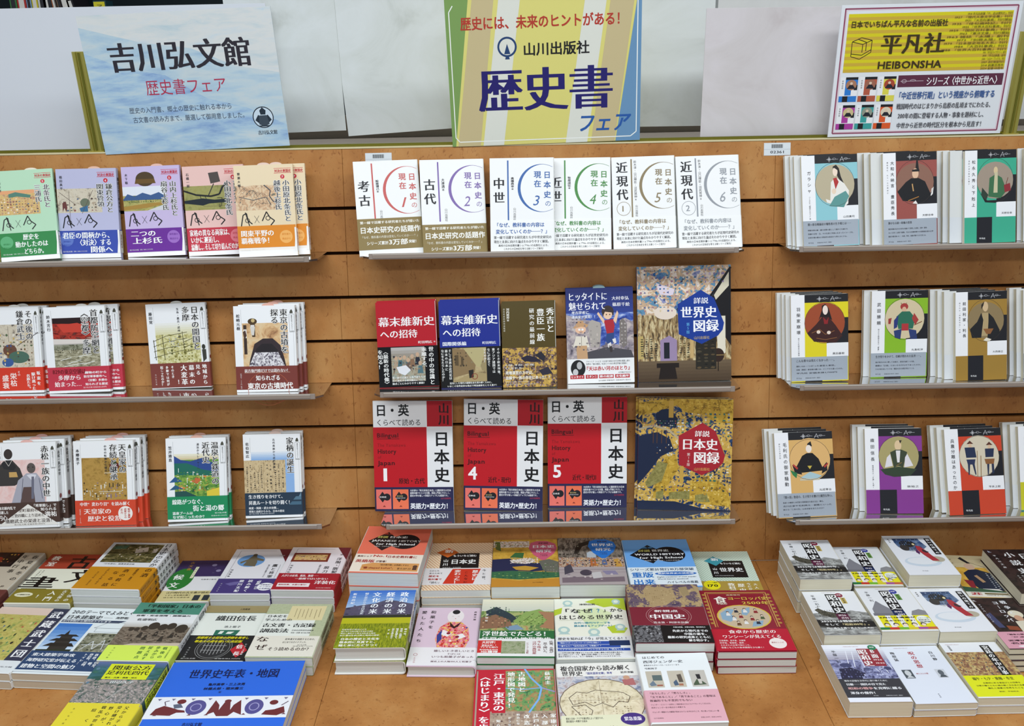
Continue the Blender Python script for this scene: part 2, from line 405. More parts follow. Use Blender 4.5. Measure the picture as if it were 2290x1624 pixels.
# ------------------------------------------------------------------ cover designs (percent of the cover, from its top left)
SP = {}
def taiketsu(base, artm, no, c1, c2, au, bandc, bl, blob, extra=''):
    s = f"bg {base}\nS 0 0 100 14 {base} f0ecec 3\nR 0 0 100 100 {base}\nS 0 66 100 100 {base} f4f2f2 5\nR 0 22 74 49 @{artm}\n"
    s += f"L c82838 .7 68,4.5 97,4.5\nHB 69 5.5 97 5.2 c82838 対決の東国史\nL c82838 .7 68,9.5 97,9.5\nC 82 13.5 3.6 c82838\nHB 80.6 12 0 5 f8f0f0 {no}\n"
    s += f"VH 87 17 {17+6.5*len(c1)} 12 24242a {c1}\nVH 72 17 {17+6.5*len(c2)} 12 24242a {c2}\nVM 8 7 {7+4.2*len(au)} 5 333338 {au}\n" + extra
    s += "L 222222 1.8 7,66 11,54 17,52 19,60 26,64\nL 222222 1.5 15,51 21,66\nO 18 60 4 1.1 222222\nL 444444 .6 30,55 38,63\nL 444444 .6 38,55 30,63\nL 222222 1.8 43,61 51,51 56,57 64,61 57,66\nO 53 58 4 1.1 222222\n"
    s += f"band 69 95 {bandc}\nC {12 if no < '5' else 82} 79 11 {blob}\n" + (f"HB 6 80 18 3.4 {bandc} 研究者の\nHB 6 84 18 3.4 {bandc} 視点から\n" if no < '5' else f"HB 75 75 90 3.6 {bandc} 研究者の\nHB 75 80 90 3.6 {bandc} 視点から\n")
    for i, b in enumerate(bl): s += f"HS {b[1]} {70.5+i*8} {b[2]} 11.5 f8f8f4 {b[0]}\n"
    s += "H 4 91.5 20 2.6 e8e8e4 吉川弘文館\nH 22 91.5 46 2.4 e8e8e4 定価（本体二〇〇〇円）\nP f0eeea 97,69 100,69 100,95 95,95 97,82\n"
    s += f"spine\nVM 50 10 50 60 333338 {c1}{c2}\nR 0 70 100 95 f0eeea\nVM 50 74 90 50 883030 第四回配本"
    return s
SP['L10'] = "bg d8d4a0\nR 0 0 100 100 @hay\nband 70 96 c8c070"
SP['L11'] = taiketsu('b4d8b8','battle_gold','2','北条氏と','三浦氏','高橋秀樹','2c8444',[('歴史を',40,68),('動かしたのは',26,82),('どちらか。',40,78)],'5cac74', 'HB 70 -5 0 1 b4d8b8 。\n').replace('HB 70 -5 0 1 b4d8b8 。\n','')
SP['L12'] = taiketsu('bcbcd8','battle_pale','4','鎌倉公方と','関東管領','植田真平','3c50a8',[('君臣の間柄から、',5,90),('〈対決〉する',28,86),('関係へ',50,88)],'6078c0')
SP['L13'] = taiketsu('c8b8dc','castle_moat','5','山内上杉氏と','扇谷上杉氏','木下聡','6a2c94',[('二つの',8,52),('上杉氏',10,62)],'9c6cc0','E 40 14 16 8 4c3a1e\nP 6a4e20 24,14 56,14 58,19 22,19\nR 0 22 74 32 e0e4ec\nP 3c5c8c 0,36 8,30 20,33 34,29 48,32 62,29 74,34 74,37 0,37\n')
SP['L14'] = taiketsu('e8c0b8','olive_map','6','古河公方','小田原北条氏','石橋一展','c43848',[('家格の異なる両家は、',4,74),('いかに邂逅し、',5,56),('協働し、そして切り結んだのか？',5,88)],'e07884','P 4c4440 42,8 58,7 61,18 45,20\nL 3a3430 1.6 50,20 40,33\nL 14161a 2.8 0,27 20,32 44,34 58,32 64,24 72,20\nP 14202a 0,38 30,36 50,38 74,37 74,41 40,42 30,44 0,41\n')
SP['L15'] = taiketsu('e8d4b0','old_map','7','小田原北条氏と','越後上杉氏','簗瀬大輔','e08a28',[('関東平野の',5,62),('覇権戦争！',5,60)],'f0b060','L 3c4650 1.6 50,22 60,28 58,34 64,40 74,42\nL 3c4650 1 6,34 30,38 52,35 60,44\n')
SP['L15'] = SP['L15'].replace('band 69 95','band 66 90')

def lib(au, c1, c2, artm, bandc, bandspec, no='600', sub='', extra='', b0=70, b1=97, titley=4, art0=20):
    s = f"bg f0f1f2\nR 13 {art0} 87 70 @{artm}\nL b8b8b8 .4 12,4 12,22\n{extra}"
    s += f"P 4c4c40 91,8 92.5,5.5 94.5,5 96,7.5 96,9.5 91,9.5\nL 777777 .4 90,10.5 98,10.5\nL 777777 .4 90,10.5 90,31\nL 777777 .4 98,10.5 98,31\nL 777777 .4 90,31 98,31\nV 94 11.5 29 2.8 555550 歴史文化ライブラリー\nH 91 29.3 97 2.4 555550 {no}\nL c4c4c4 .4 96,31 96,99\n"
    s += f"VH 81 {titley} {titley+8.6*len(c1)} 13 1c1c20 {c1}\n"
    if c2: s += f"VH 66 {titley} {titley+8.6*len(c2)} 13 1c1c20 {c2}\n"
    if sub: s += f"VM 53 {titley+1} {titley+1+3.6*len(sub)} 4.4 333338 {sub}\n"
    s += f"VM 7 9 {9+4.8*len(au)} 6 2a2a2e {au}\nband {b0} {b1} {bandc}\n{bandspec}\n"
    s += f"spine\nP 4c4c40 20,6 40,3 70,3 80,8 20,8\nVM 50 11 {11+4.2*len(c1+c2)} 55 2c2c30 {c1}{c2}\nC 50 64 30 8a3030"
    return s
SP['L21'] = lib('永井晋','その後の','鎌倉武士','battle_pale','d43a24','VS 92 74 92 7 f8f4f0 坂東を\nVS 83 76 97 7 f8f4f0 駆け巡った\nVS 74 78 97 7 f8f4f0 名族たち。\nV 58 74 80 5 f8f4f0 その\nVB 48 76 92 12 f8e0d8 栄枯\nVB 34 78 95 12 f8e0d8 盛衰','597',extra='E 45 50 12 7 6c4838\nE 60 58 18 7 4c6c5c\nE 40 64 10 5 3c5c94\n')
SP['L22'] = lib('鈴木芳行','首都防空網と','〈空都〉多摩','airfield','c03446','HS 8 72 62 9 6c1018 B29の東京空襲は\nHS 16 79 54 9 f8e8e8 多摩から\nHS 10 86.5 54 9 f8e8e8 始まった…\nHB 60 75.5 96 4.4 f8f4f4 織物の町から\nHB 58 80 98 4.4 f8f4f4 防空軍事都市へ。\nHB 62 84.5 96 4.4 f8f4f4 〈空都〉多摩の\nHB 60 89 97 4.4 f8f4f4 知られざる歴史\nH 56 93.3 94 2.8 f4e0e0 吉川弘文館 定価本体1,800円','598',extra='R 13 13 87 42 @fire_sky\nS 13 40 87 46 d8d0cc a8a49c 4\nR 13 44 87 50 @pagoda_rock\nL e8e8e0 1 22,62 40,59\nL e8e8e0 1 34,66 56,62\nL e8e8e0 1 52,58 74,56\nL e8e8e0 1 28,69 60,66\nL e8e8e0 1 60,67 78,64\n')
SP['L23'] = lib('藤田覚','日本の開国と','多摩','farm_sketch','7c3c34','VS 91 72 97 8 f8f4f0 地域から\nVS 80 72 86 8 f8f4f0 見る\nVS 69 72 97 9.5 f8f4f0 幕末の\nVS 56 72 97 11 f8f4f0 大変革\nVB 48 88 97 9 f8f4f0 ！\nVB 37 73 88 5 f8f4f0 そのとき\nVB 28 73 97 5 f8f4f0 多摩では何が\nVB 19 73 97 5 f8f4f0 起こったのか？\nV 8 82 96 2.8 e0d0cc 吉川弘文館','600','生糸・農兵・武州一揆','S 13 20 87 36 f0f1f2 dcd8b0 6\nL 4c4820 .9 8,44 30,38 66,34\nL 4c4820 .9 8,50 30,45 66,41\nL 4c4820 .9 8,56 30,52 66,48\nL 4c4820 .9 8,63 30,59 60,55\nL 4c4820 1.1 24,36 26,66\nL 4c4820 1.1 9,42 11,66\nL 4c4820 .9 58,33 60,58\nE 92 52 3 3 34342c\nP 3c3c34 89,55 96,55 96,66 90,70\n',b1=99)
SP['L24'] = lib('松崎元樹','東京の古墳を','探る','kofun_wall','7a3830','HS 14 73 88 6 f4ece8 前方後円墳だけでは語れない！\nL e8c0a8 .4 14,77.5 88,77.5\nOE 52 96 34 20 .6 b86040\nHB 32 80.5 72 9 f8f4f0 知られざる\nHB 18 89 92 11 f8f4f0 東京の古墳時代\nV 8 78 97 2.6 e0d0cc 定価本体1,900円（税別）','599',extra='E 30 18 7.5 3.6 4c3820\nP 4c3820 26,20 34,20 34,36 29,36\nR 27 22 33 27 e4e0dc\nP 3c2c24 15,22 20,22 20,56 15,56\nR 15 27 20 37 e8e4e0\nP 34282c 24,62 32,44 46,38 62,38 74,46 80,62 82,70 22,70\nP 221c20 34,50 44,44 60,44 70,52 68,54 34,54\nP @pebbles 32,54 70,54 80,70 22,70\n')
SP['L31'] = lib('渡邊大門','赤松一族の中世','','pink_wash','4c3830','P ece8e0 50,72 100,97 0,97\nHB 56 72 96 5.5 f4f0ec 「将軍殺し」で\nHB 70 76.5 96 5.5 f4f0ec 知られる\nHB 76 81 96 9 f4f0ec 満祐\nHB 2 74 30 5.5 f4f0ec 南北朝内乱で\nHB 2 79 18 5.5 f4f0ec 活躍した\nHB 0 84 16 9 f4f0ec 円心\nHM 34 77 66 6 4c3830 室町幕府の\nHM 22 83 76 6 3c2c28 三管四職に上り詰めた\nHM 12 89 92 7 3c2c28 播磨武士の栄達と没落！\nH 26 94.5 76 2.8 4c3830 吉川弘文館 定価本体1,800円','604',extra='E 22 13 7 6 3a3230\nP 3c3836 4,50 8,26 18,20 28,20 40,30 46,44 30,50\nP c8a060 22,34 34,34 36,40 22,40\nE 58 30 7 6 5c5450\nP a8a8b4 24,70 36,44 50,36 66,36 76,46 78,70\nP 5c4844 38,70 44,52 60,52 62,70\nP d8d8e0 50,38 58,37 66,38 60,46\n',b0=70,b1=94)
SP['L31'] = SP['L31'].replace('R 13 20 87 70 @pink_wash','R 0 20 80 70 @pink_wash')
SP['L32'] = lib('本郷恵子','天皇家の','存続と継承','palace_gold','d4482c','HS 8 72 92 7 f8f0ec 中世“変わり目”を読み解く\nHS 14 79.5 60 10 f8e8e0 天皇家の\nHS 20 88 76 10 f8e8e0 歴史と役割\nC 83 86 12 f4efe8\nVB 89 80 92 4.4 c03c28 朝廷と貴族\nVB 83 80 92 4.4 c03c28 武家からの\nVB 77 80 87 4.4 c03c28 圧力\nV 8 80 97 2.6 f4d8cc 定価本体1,900円','605','中世の転換から現代へ','R 52 24 86 37 9a7a38\nR 60 22 74 36 b8924a\nR 62 27 72 32 8c2c2c\nL e0d8c4 .8 50,38 87,38\nE 67 30 8 5 5c1c1c\nE 66 26 5 3 3c4a2c\nL d8d0b8 1 40,60 78,60\n'+''.join(f'L {c} 1.6 {x},{y} {x},{y+5}\n' for x,y,c in ((44,52,'e8e4dc'),(50,51,'e0dcd0'),(58,50,'3c3424'),(64,50,'3c3424'),(72,50,'3c3424'),(80,52,'e8e4dc'),(54,62,'8a7a94'),(60,63,'7a6a8c'),(68,62,'8a7a94'),(20,56,'3c3424'),(26,60,'c8c0ac'),(36,62,'3c3424'))), b1=100)
SP['L33'] = lib('笠井雅直','温泉と鉄道の','近代史','village','1e8a58','HS 8 73 64 9.5 f4f8f4 線路がつなぐ、\nHS 42 80.5 94 11 f4f8f4 街と湯の郷\nHB 8 88 42 5.5 f4f8f4 温泉ブームは\nHB 8 92.5 64 5.5 f4f8f4 なぜ起こったのか？\nH 78 89.5 98 3 e4f0e8 吉川弘文館\nH 72 93 98 2.4 e4f0e8 定価本体1,900円','601','湯治からレジャーへ','S 13 19 87 26 e8e4cc d8c8a0 3\nP 2c4a8c 13,21 24,26 40,28 60,24 87,34 87,44 13,44\nP 1e6a5a 13,30 34,30 60,38 87,42 87,46 13,44\nP 2a5a8c 4,53 14,46 26,52\nP 2a5a7c 4,62 14,56 28,61\nP c86a3c 40,52 50,47 58,50 50,55\nP e0c840 66,64 87,60 87,70 66,70\nP 24504c 13,64 30,63 50,70 13,70\n',titley=5)
SP['L34'] = lib('佐伯智広','家柄の誕生','','scribble','283a4c','HS 6 72 70 7.5 f4f4f4 生き残りをかけて、\nHS 6 79 82 8 f4f4f4 昇進ルートを切り開く！\nHB 6 86.5 58 4.6 f4f4f4 政変・院政・武士の台頭…\nHB 6 90.5 68 4.6 f4f4f4 家格と血統からみる、日本の歴史\nH 6 94 50 2.6 d4d8dc 吉川弘文館 定価本体1,800円\nP 6c8ca0 94,75 98,70 98,75\nP 56788c 84,79 89,75 98,75 98,79\nP 486a80 76,85 82,81 98,81 98,85','602','古代貴族から近代華族へ','S 13 19 87 31 f0f1f2 90b4e0 6\nR 72 31 87 70 8fb4e2\n').replace('R 13 20 87 70 @scribble','P @scribble 0,31 72,30 72,70 0,70\nL 8c7450 .4 34,31 34,70')
for k in ('L34',):
    SP[k] += '\n'

def genzai(no, era, au, c, tight, band):
    s = "bg f1f1f0\n"
    s += f"R {27 if not tight else 30} 2.5 {29.3 if not tight else 32.3} 66 {c}\n"
    if tight: s += f"VS 16 4 48 18.5 26262a {era}\nO 17.5 56 11 .7 {c}\nHM 13 51.5 {0} 13 {c} {tight}\nV 37 4 48 4.6 38383c {au}\nV 38 52 65 4.2 38383c 山川出版社\n"
    else: s += f"VS 14 19 49 18.5 26262a {era}\nVB 35 20 34 5 38383c {au}\nV 38 52 66 4.4 38383c 山川出版社\n"
    s += f"K 80 32 37 4.5 {c}\nVB 89 13 44 11.5 {c} 日本史\nV 90 44.5 52 10 {c} の\nVB 74 13 32 11.5 {c} 現在\nHI 67 37.5 78 22 {c} {no}\n"
    if band == 'gold':
        y = 61 if no == '1' else 69; y1 = 94 if no == '1' else 99.5
        s += f"band {y} {y1} 8c7848\nHB 4 {y+2.5} 96 4.6 f4f0e4 第一線で活躍する研究者たちが描いた\nHB 3 {y+8.5} 97 10.5 f8f6ee 日本史研究の話題作\nH 4 {y+18} 94 4.4 f0ecdc 「なぜ、教科書の内容は変化していくのか──？」\nHB 12 {y+24} 46 6 f8f6ee シリーズ累計\nHB 46 {y+22.4} 76 9.6 f8f6ee 3万部\nHB 77 {y+24} 92 5.4 f8f6ee 突破！\n"
    else:
        s += f"band 65.5 99 f3f3f1\nHB 6 68 84 7.4 {c} 「なぜ、教科書の内容は\nHB 8 75 92 7.4 {c} 変化していくのか──？」\nHM 5 82 95 5 38383c 第一線で活躍する研究者たちが{band}研究の\nHM 5 86.5 93 5 38383c 現在と未来に向けた論点をわかりやすく解説。\nHB 12 91 92 3.8 444448 高校の日本史教科書シェアNo.1の出版社による、\nHB 20 94.5 84 3.8 444448 これからの日本史を考える新シリーズ発刊！\n"
    return s + f"spine\nVB 50 6 40 55 {c} 日本史の現在\nV 50 50 60 55 333338 {era}"
SP['C11'] = genzai('1','考古','設楽博己＊','c8605c','','gold')
SP['C12'] = genzai('2','古代','大津透＊','8068a8','','gold')
SP['C13'] = genzai('3','中世','高橋典幸＊','4068a8','','中世史')
SP['C14'] = genzai('4','近世','牧原成征＊','4c8c48','','近世史')
SP['C15'] = genzai('5','近現代','鈴木淳・山口輝臣・沼尻晃伸＊','8c7c5c','1','近現代史')
SP['C16'] = genzai('6','近現代','鈴木淳・山口輝臣・沼尻晃伸＊','94989e','2','近現代史')

SP['C21'] = "bg b8202c\nHM 3 17 97 17 f8f4f4 幕末維新史\nHM 5 32 68 15 f8f4f4 への招待\nHM 68 46 92 5 f4e8e8 町田明広\nH 94 46.5 0 3 f4e8e8 編\nband 52 99.5 121214\nR 22 0 76 10 121214\nR 22 53 78 93 @group_photo\nS 22 53 78 64 b8b4b0 9c9488 3\n" + ''.join(f'E {x} {y} 3 2.6 c8a88c\nP {c} {x-5},{y+12} {x-3},{y+3} {x+3},{y+3} {x+5},{y+12}\n' for x,y,c in ((30,66,'b09c84'),(37,65,'4a6c74'),(44,65,'8c8878'),(50,68,'6c5c54'),(57,64,'8c6c54'),(66,62,'2c2e38'),(70,72,'54747c'))) + "P e4e4e8 30,76 46,74 54,80 44,86 34,83\nVM 89 53 98 9 f8f8f4 世の中の常識と\nVM 77 54 80 9 f8f8f4 乖離する、\nVM 13 55 98 9 f8f8f4 〈最新の時代像〉\nVM 4 55 78 9 f8f8f4 を知る！\nHB 22 87 78 4 f4f4f0 第一線で活躍する専門家たちが\nHB 22 90.5 78 4 f4f4f0 日々進化する研究動向について\nHB 22 94 78 4 f4f4f0 論点ごとにわかりやすく解説！"
SP['C21'] = SP['C21'].replace('R 22 0 76 10 121214\n','')
SP['C22'] = "bg 1c2c8c\nHM 3 16 97 17 f8f8f8 幕末維新史\nHM 5 31 68 15 f8f8f8 への招待\nHB 4 46.5 44 7 e8ecf4 国際関係編\nHM 70 47 93 5 e8ecf4 町田明広\nband 53 99.5 141414\nR 20 54 76 93 @street\nP b8ac7c 38,54 76,54 66,76 60,76\nP 8c7450 20,54 40,56 58,74 56,82 20,88\nP 9c8c64 76,66 66,74 68,80 76,82\nR 24 62 30 74 5c4c34\nR 34 64 38 74 5c4c34\nP 282420 46,80 54,79 54,88 47,89\nO 56 87 5 1 8a3428\nO 48 88 4 1 7c3428\nVM 96 55 88 4.6 f4f4f0 そのとき欧米列強、\nVM 88 55 84 5 f4f4f0 東アジア諸国では\nVM 80 55 76 5 f4f4f0 なにが起きて\nVM 74 55 72 4.6 f4f4f0 いたのか？\nVM 16 55 90 5 f4f4f0 そして世界の近代化は\nVM 10 55 80 5 f4f4f0 幕末の日本に\nVM 4 55 92 5 f4f4f0 なにをもたらしたのか？\nHB 14 93 86 3.6 f4f4f0 混沌とした現代の国際社会を読み解くために、\nHB 10 96.3 94 3.6 f4f4f0 いまこそ世界史的な視点で明治維新をとらえ直す！"
SP['C23'] = "bg 54461e\nVS 90 6 36 15 f4f2ea 秀吉と\nVS 72 7 46 15 f4f2ea 豊臣一族\nVM 56 6 50 9.5 f4f2ea 研究の最前線\nVB 12 6 22 6 ece8dc 河内将芳＊\nV 5 6 34 3.6 dcd8c8 日本史史料研究会監修\nband 53 99.5 @screen_battle\nP 2c2838 34,65 46,62 60,64 74,70 60,70 40,69\nP 2c2a34 60,62 72,58 80,64 76,70\nP 34303c 66,80 84,76 92,84 74,86\nP 2c2838 20,74 34,72 40,76 24,78\nHB 5 72 60 4 f4f0e4 弟（秀長）、甥（秀次）、実子（秀頼）\nHB 5 75.5 40 4 f4f0e4 母、妹、正妻、養子、侍女──\nHB 5 80 60 7 f4f0e4 政権運営のカギは、\nHB 5 86 90 7 f4f0e4 血縁や一族の存在にあった！？\nH 5 92 50 2.6 e8e0c8 諸説をめぐる議論、合戦から史実を追う\nH 5 95 62 2.6 e8e0c8 各種分野から歴史本を紹介、豊臣史像を問い直す"
SP['C24'] = "bg 24306c\nR 0 0 100 74 @clouds_blue\nS 0 0 100 26 242c68 2c3e8c 6\nP @rocks 0,27 12,30 26,33 40,34 52,37 50,62 60,58 78,60 80,34 88,32 98,36 100,34 100,74 0,74\nP 4c4a50 30,67 60,62 96,66 100,74 30,74\nP b0a8a0 32,38 38,33 50,36 52,44 48,62 36,62\nP 7c7470 79,36 84,32 90,38 90,60 84,64 80,56\nE 62 25 9 6.5 3a2e2c\nE 62 28 6.5 5 ecc8a8\nP 3a2e2c 54,22 62,19 70,22 71,30 68,26 58,25 54,31\nP b02834 56,34 70,33 72,40 70,48 60,48\nP ecc8a8 46,27 48,25 57,34 56,38\nP ecc8a8 70,34 76,24 78,27 74,38\nP 2c4880 60,48 71,47 70,56 62,60 58,54\nP e8e4e0 61,59 66,57 66,62 62,63\nP e8e4e0 68,54 73,53 74,58 70,59\nP 3c3434 63,62 67,61 68,67 65,68\nE 21 43 8 4.4 ecc0a0\nP c89c70 9,42 14,38 17,34 25,34 28,37 33,38 30,41 22,40\nP e4dccc 9,62 14,50 30,50 34,62 30,62 30,60 14,60\nP c8a078 14,60 30,60 31,74 15,74\nL 5c5048 .5 22,50 22,60\nHM 3 4 62 13 f4f4f8 ヒッタイトに\nHM 4 14 60 13 f4f4f8 魅せられて\nHB 8 23.5 34 5 e8ecf8 考古学者に\nHB 8 28 46 5 e8ecf8 漫画家が質問！！\nHM 68 9 94 6 f0f0f8 大村幸弘\nHM 69 15.5 95 6 f0f0f8 篠原千絵\nband 74 100 efefee\nE 16 84 11 9 1c1c1e\nE 18 81 4 4 b8b8b8\nE 12 88 4 3.5 c8c8c8\nH 28 76 96 3 333336 アナトリア（トルコ）の大地で未知の古代文明を発掘し続け、\nH 28 78.6 90 3 333336 世界の「鉄の歴史」を変えつつある考古学者の軌跡に\nHB 25 82 97 7 c02830 『天は赤い河のほとり』\nH 76 88.2 97 2.8 333336 の作者がせまる！\nR 4 91 25 95 b82830\nR 27 91 45 95 b82830\nR 47 91 69 95 b82830\nR 71 91 93 95 b82830\nHB 5 91.5 24 4 f8f4f4 ヒッタイト\nHB 28 91.5 44 4 f8f4f4 ミタンニ\nHB 48 91.5 68 4 f8f4f4 鉄の起源\nHB 72 91.5 92 4 f8f4f4 文化編年\nH 46 96.5 96 2.4 444448 山川出版社 定価1980円（本体1800円＋税10％）"
HEX = "68,21 82,28.5 92.5,50 91,56 86,61 68.5,68 44,59 43,33"
SP['C25'] = f"bg 2c4a7c\nspinecol 2c5aa0\nR 0 0 100 100 @baroque\nR 0 42 100 82 @library_hall\nR 0 82 100 100 @castle_moat\nS 0 82 100 100 6c5a44 4c3c2c 6\nP 1c1a1c 100,2 100,70 76,42 74,34\nP d8d0b8 98,6 98,18 84,30 82,26\nP e4ddc8 84,44 94,44 94,76 86,80\nL 14141a 2.4 100,2 70,36\nP 9c88a8 24,82 24,64 34,60 42,64 42,82\nR 28 66 34 80 20242c\nP c0a868 0,60 6,60 6,80 0,80\nP c8a870 56,60 60,60 60,80 56,80\nP 241c18 20,84 44,84 44,88 40,88 42,98 22,98 24,88 20,88\nE 86 78 6.5 6 34241c\nL 8c7448 1 79,78 93,78\nL 241c14 1 86,84 86,92\nP 4c78a8 20,8 26,5 30,9 24,12\nP 1c5c98 14,7 20,5 20,9\nP e0d4e0 20,14 40,20 38,26 24,24\nE 30 40 12 6 e8d8c8\nP 1c3c94 {HEX}\nHM 60 27.5 76 7 f4f4f8 詳説\nHS 46 35 85 13 f8f8fc 世界史\nHS 59 46.5 87 14 f8f8fc 図録\nV 54 49 59 3.8 68b8e8 第5版\nH 60 61 77 3.6 d0b868 山川出版社\nH 8 3 24 2 2c3040 世界史図録 第５版"
SP['C34'] = f"bg 20304a\nspinecol a82838\nR 0 0 100 100 @city_screen\nP @gold_cloud 0,4 30,0 100,0 100,22 80,20 70,14 50,12 40,6 20,12 0,16\nP 182440 18,14 24,10 30,9 36,12 42,18 40,26 20,24\nP 182440 0,34 20,30 34,36 38,46 24,52 12,66 0,78\nP @gold_cloud 30,52 40,50 44,62 34,76 24,86 16,90 20,74\nP @tan_bush 22,56 32,58 26,74 12,80 8,76\nP @gold_cloud 58,72 76,68 92,76 98,84 100,96 70,94 40,88 20,84 40,78 56,80\nP 182440 0,92 40,92 70,98 100,99 100,100 0,100\nL b8a888 2.2 0,28 16,24 32,28 44,36\n" + ''.join(f'L 5c3c28 .7 {x},28 {x},40\n' for x in (16,20,25,30)) + "P @tan_bush 20,84 28,82 28,90 20,90\nP @tan_bush 34,84 56,82 56,90 34,90\nP @tan_bush 62,86 74,84 78,92 62,92\nR 32 2 37 17 c8a048\nP 182440 0,18 4,14 4,22\n" + f"P a8202c {HEX}\nHM 60 28 76 7 f8f4f0 詳説\nHS 46 35 85 13 fcf8f4 日本史\nHS 59 46.5 87 14 fcf8f4 図録\nV 54 48 60 3.6 f0e0d8 第10版\nH 60 61 77 3.6 e0b060 山川出版社\nR 45 60 49 76 c8a048\nH 8 3 24 2 3a3020 日本史図録 第１０版"
def nichiei(no, era):
    return f"""bg ececec
R 68 0 100 23 b41420
R 0 23.5 67.5 78 c01420
L f4f0f0 .6 67.8,0 67.8,78
HB 3.5 2.5 46 16 141416 日・英
H 4 16 61 9 18181c くらべて読める
VS 89.5 1.5 22 14 2c0c0c 山川
HB 4.5 28 32 7.8 4c0c10 Bilingual
L 4c0c10 .6 4.5,34 33,34
H 5 37.5 41 6 8c1018 The Yamakawa
HB 5 42.5 29 8 4c0c10 History
H 5 48.5 10 5.6 8c1018 of
HB 5.5 53 27 8 4c0c10 Japan
HB 6 58.5 18 23 f8f4f4 {no}
HM 31 69.5 {64 if '・' in era and len(era)<6 else 64} 8 1c0808 {era}
VB 86 26 75 20 141416 日本史
band 78 100 26264c
R 2 80 21 98 e87468
R 23 80 43 98 ec7450
P 1c1c20 5,87 10,82 15,87 10,92
C 15.5 87 4.6 1c1c20
P 1c1c20 26,87 31,82 36,87 31,92
C 37 87 4.6 1c1c20
HM 6 86 15 2.6 f4f0f0 日本史
H 28 85.5 36 1.8 f0d890 英文詳説
H 27 87.3 39 1.8 f4f0f0 JAPANESE HISTORY
P 8c3028 10,96 12,94.5 14,96
P 8c3028 31,96 33,94.5 35,96
HB 45 80 97 2.9 f4f4f8 大好評の『英文詳説日本史』に翻訳原文の日本
HB 45 82.4 97 2.9 f4f4f8 語教科書テキストを対置。英語入門者にやさしく、
HB 45 84.8 95 2.9 f4f4f8 歴史の学び直し＋英語力アップにも最適です。
H 84 87.5 97 2.4 c83c50 山川出版社
HB 45 92.5 97 8 f8f8fc 英語力×歴史力！"""
SP['C31'] = nichiei('1', '原始・古代'); SP['C32'] = nichiei('4', '近代・現代Ⅰ'); SP['C33'] = nichiei('5', '近代・現代Ⅱ')

LOGO = "O {x} 5 2.6 .5 c8c8cc\nL c8c8cc .5 {a},5 {b},5\nL c8c8cc .6 {x},2 {x},8\nC {x} 5 .9 f4f4f4\nOE {c} 4.6 3 1.1 .5 b8b8bc\nL b8b8bc .5 {d},5 {e},5\nL c8c8cc .6 {f},7.6 {g},2.4 {h},7.6\nL c8c8cc .5 {f},5.6 {h},5.6\nOE {i} 4.6 3 1.1 .5 b8b8bc\nL b8b8bc .5 {h},5 {j},5\n"
def logo(x): return LOGO.format(x=x,a=x-5,b=x+8,c=x+9,d=x+12,e=x+16,f=x+19,g=x+23,h=x+26,i=x+30,j=x+38)
def heibon(c, title, sub, au, port, band=None, ty=11, tstep=6.4):
    s = f"bg eeeef0\nspinecol e8e8ea\nR 24 0 100 9 1c1c20\n{logo(50)}R 24 9 62 72 {c}\nR 24 9 100 27 {c}\nR 80 27 100 56 1c1c22\nP 1c1c22 62,48 80,40 80,56 62,56\nR 62 56 100 72 eeeef0\n"
    x = 13 if not sub or len(title) < 6 else 17
    s += f"V {x} {ty} {ty+tstep*len(title)} 7.2 242428 {title}\n"
    if sub:
        if x == 17: s += f"V 8 {ty+1} {ty+1+2.7*len(sub)} 2.8 34343a {sub}\n"
        else: s += f"V 13 {ty+tstep*len(title)+3} {min(70,ty+tstep*len(title)+3+2.8*len(sub))} 2.8 34343a {sub}\n"
    s += f"{port}H 72 67 93 4.2 242428 {au}\nR 0 72 24 100 {c}\nR 24 72 54 100 1c1c22\nR 54 72 100 100 {c}\nHB 29 94 41 3.6 f0f0f0 平凡社\n"
    if band:
        s += "band 71.5 99 a2aab4\n" + f"HM 8 74 {band[1]} 5 26262c {band[0]}\n" + ''.join(f"HM 8 {81+i*4} {80+(i%2)*12} 3 34343c {b}\n" for i, b in enumerate(band[2])) + "H 8 95 18 2.8 34343c 平凡社\nH 24 95 52 2.4 34343c 定価本体1,900円（税別）\n"
    return s + "spine\nR 0 72 100 99 9098a4"
def circ(bg, body): return f"C 59 32.5 35.5 {bg}\n{body}OE 59 32.5 35.5 24 .5 3c3430\n"
SP['R11'] = heibon('8cc4cc','ガラシャ','つくられた「戦国のヒロイン」像','山田貴司',circ('b8ac90','P 241f1e 56,13 62,11 67,15 70,24 78,36 70,30 64,24 60,16 56,18\nE 60 18.5 4.4 5 eed8c4\nP 241f1e 56,14 63,12 66,18 60,15\nP e8e4dc 50,50 52,30 58,26 64,26 76,32 84,40 82,54 74,58 44,52 42,48\nP b03030 56,26 62,25 66,30 60,38\nP 5c9490 58,46 78,40 84,46 74,58 48,56\nE 57 40 4 3 e8d0b8\n'),('関ヶ原合戦最初の犠牲者の生き様とは──',86,['明智光秀の娘・細川忠興の妻として細かされ続けた','悲劇の女性・玉。その生涯と死後に広まったイメージを、','史実を積み重ねた実証的な叙述から明らかにする。']),16)
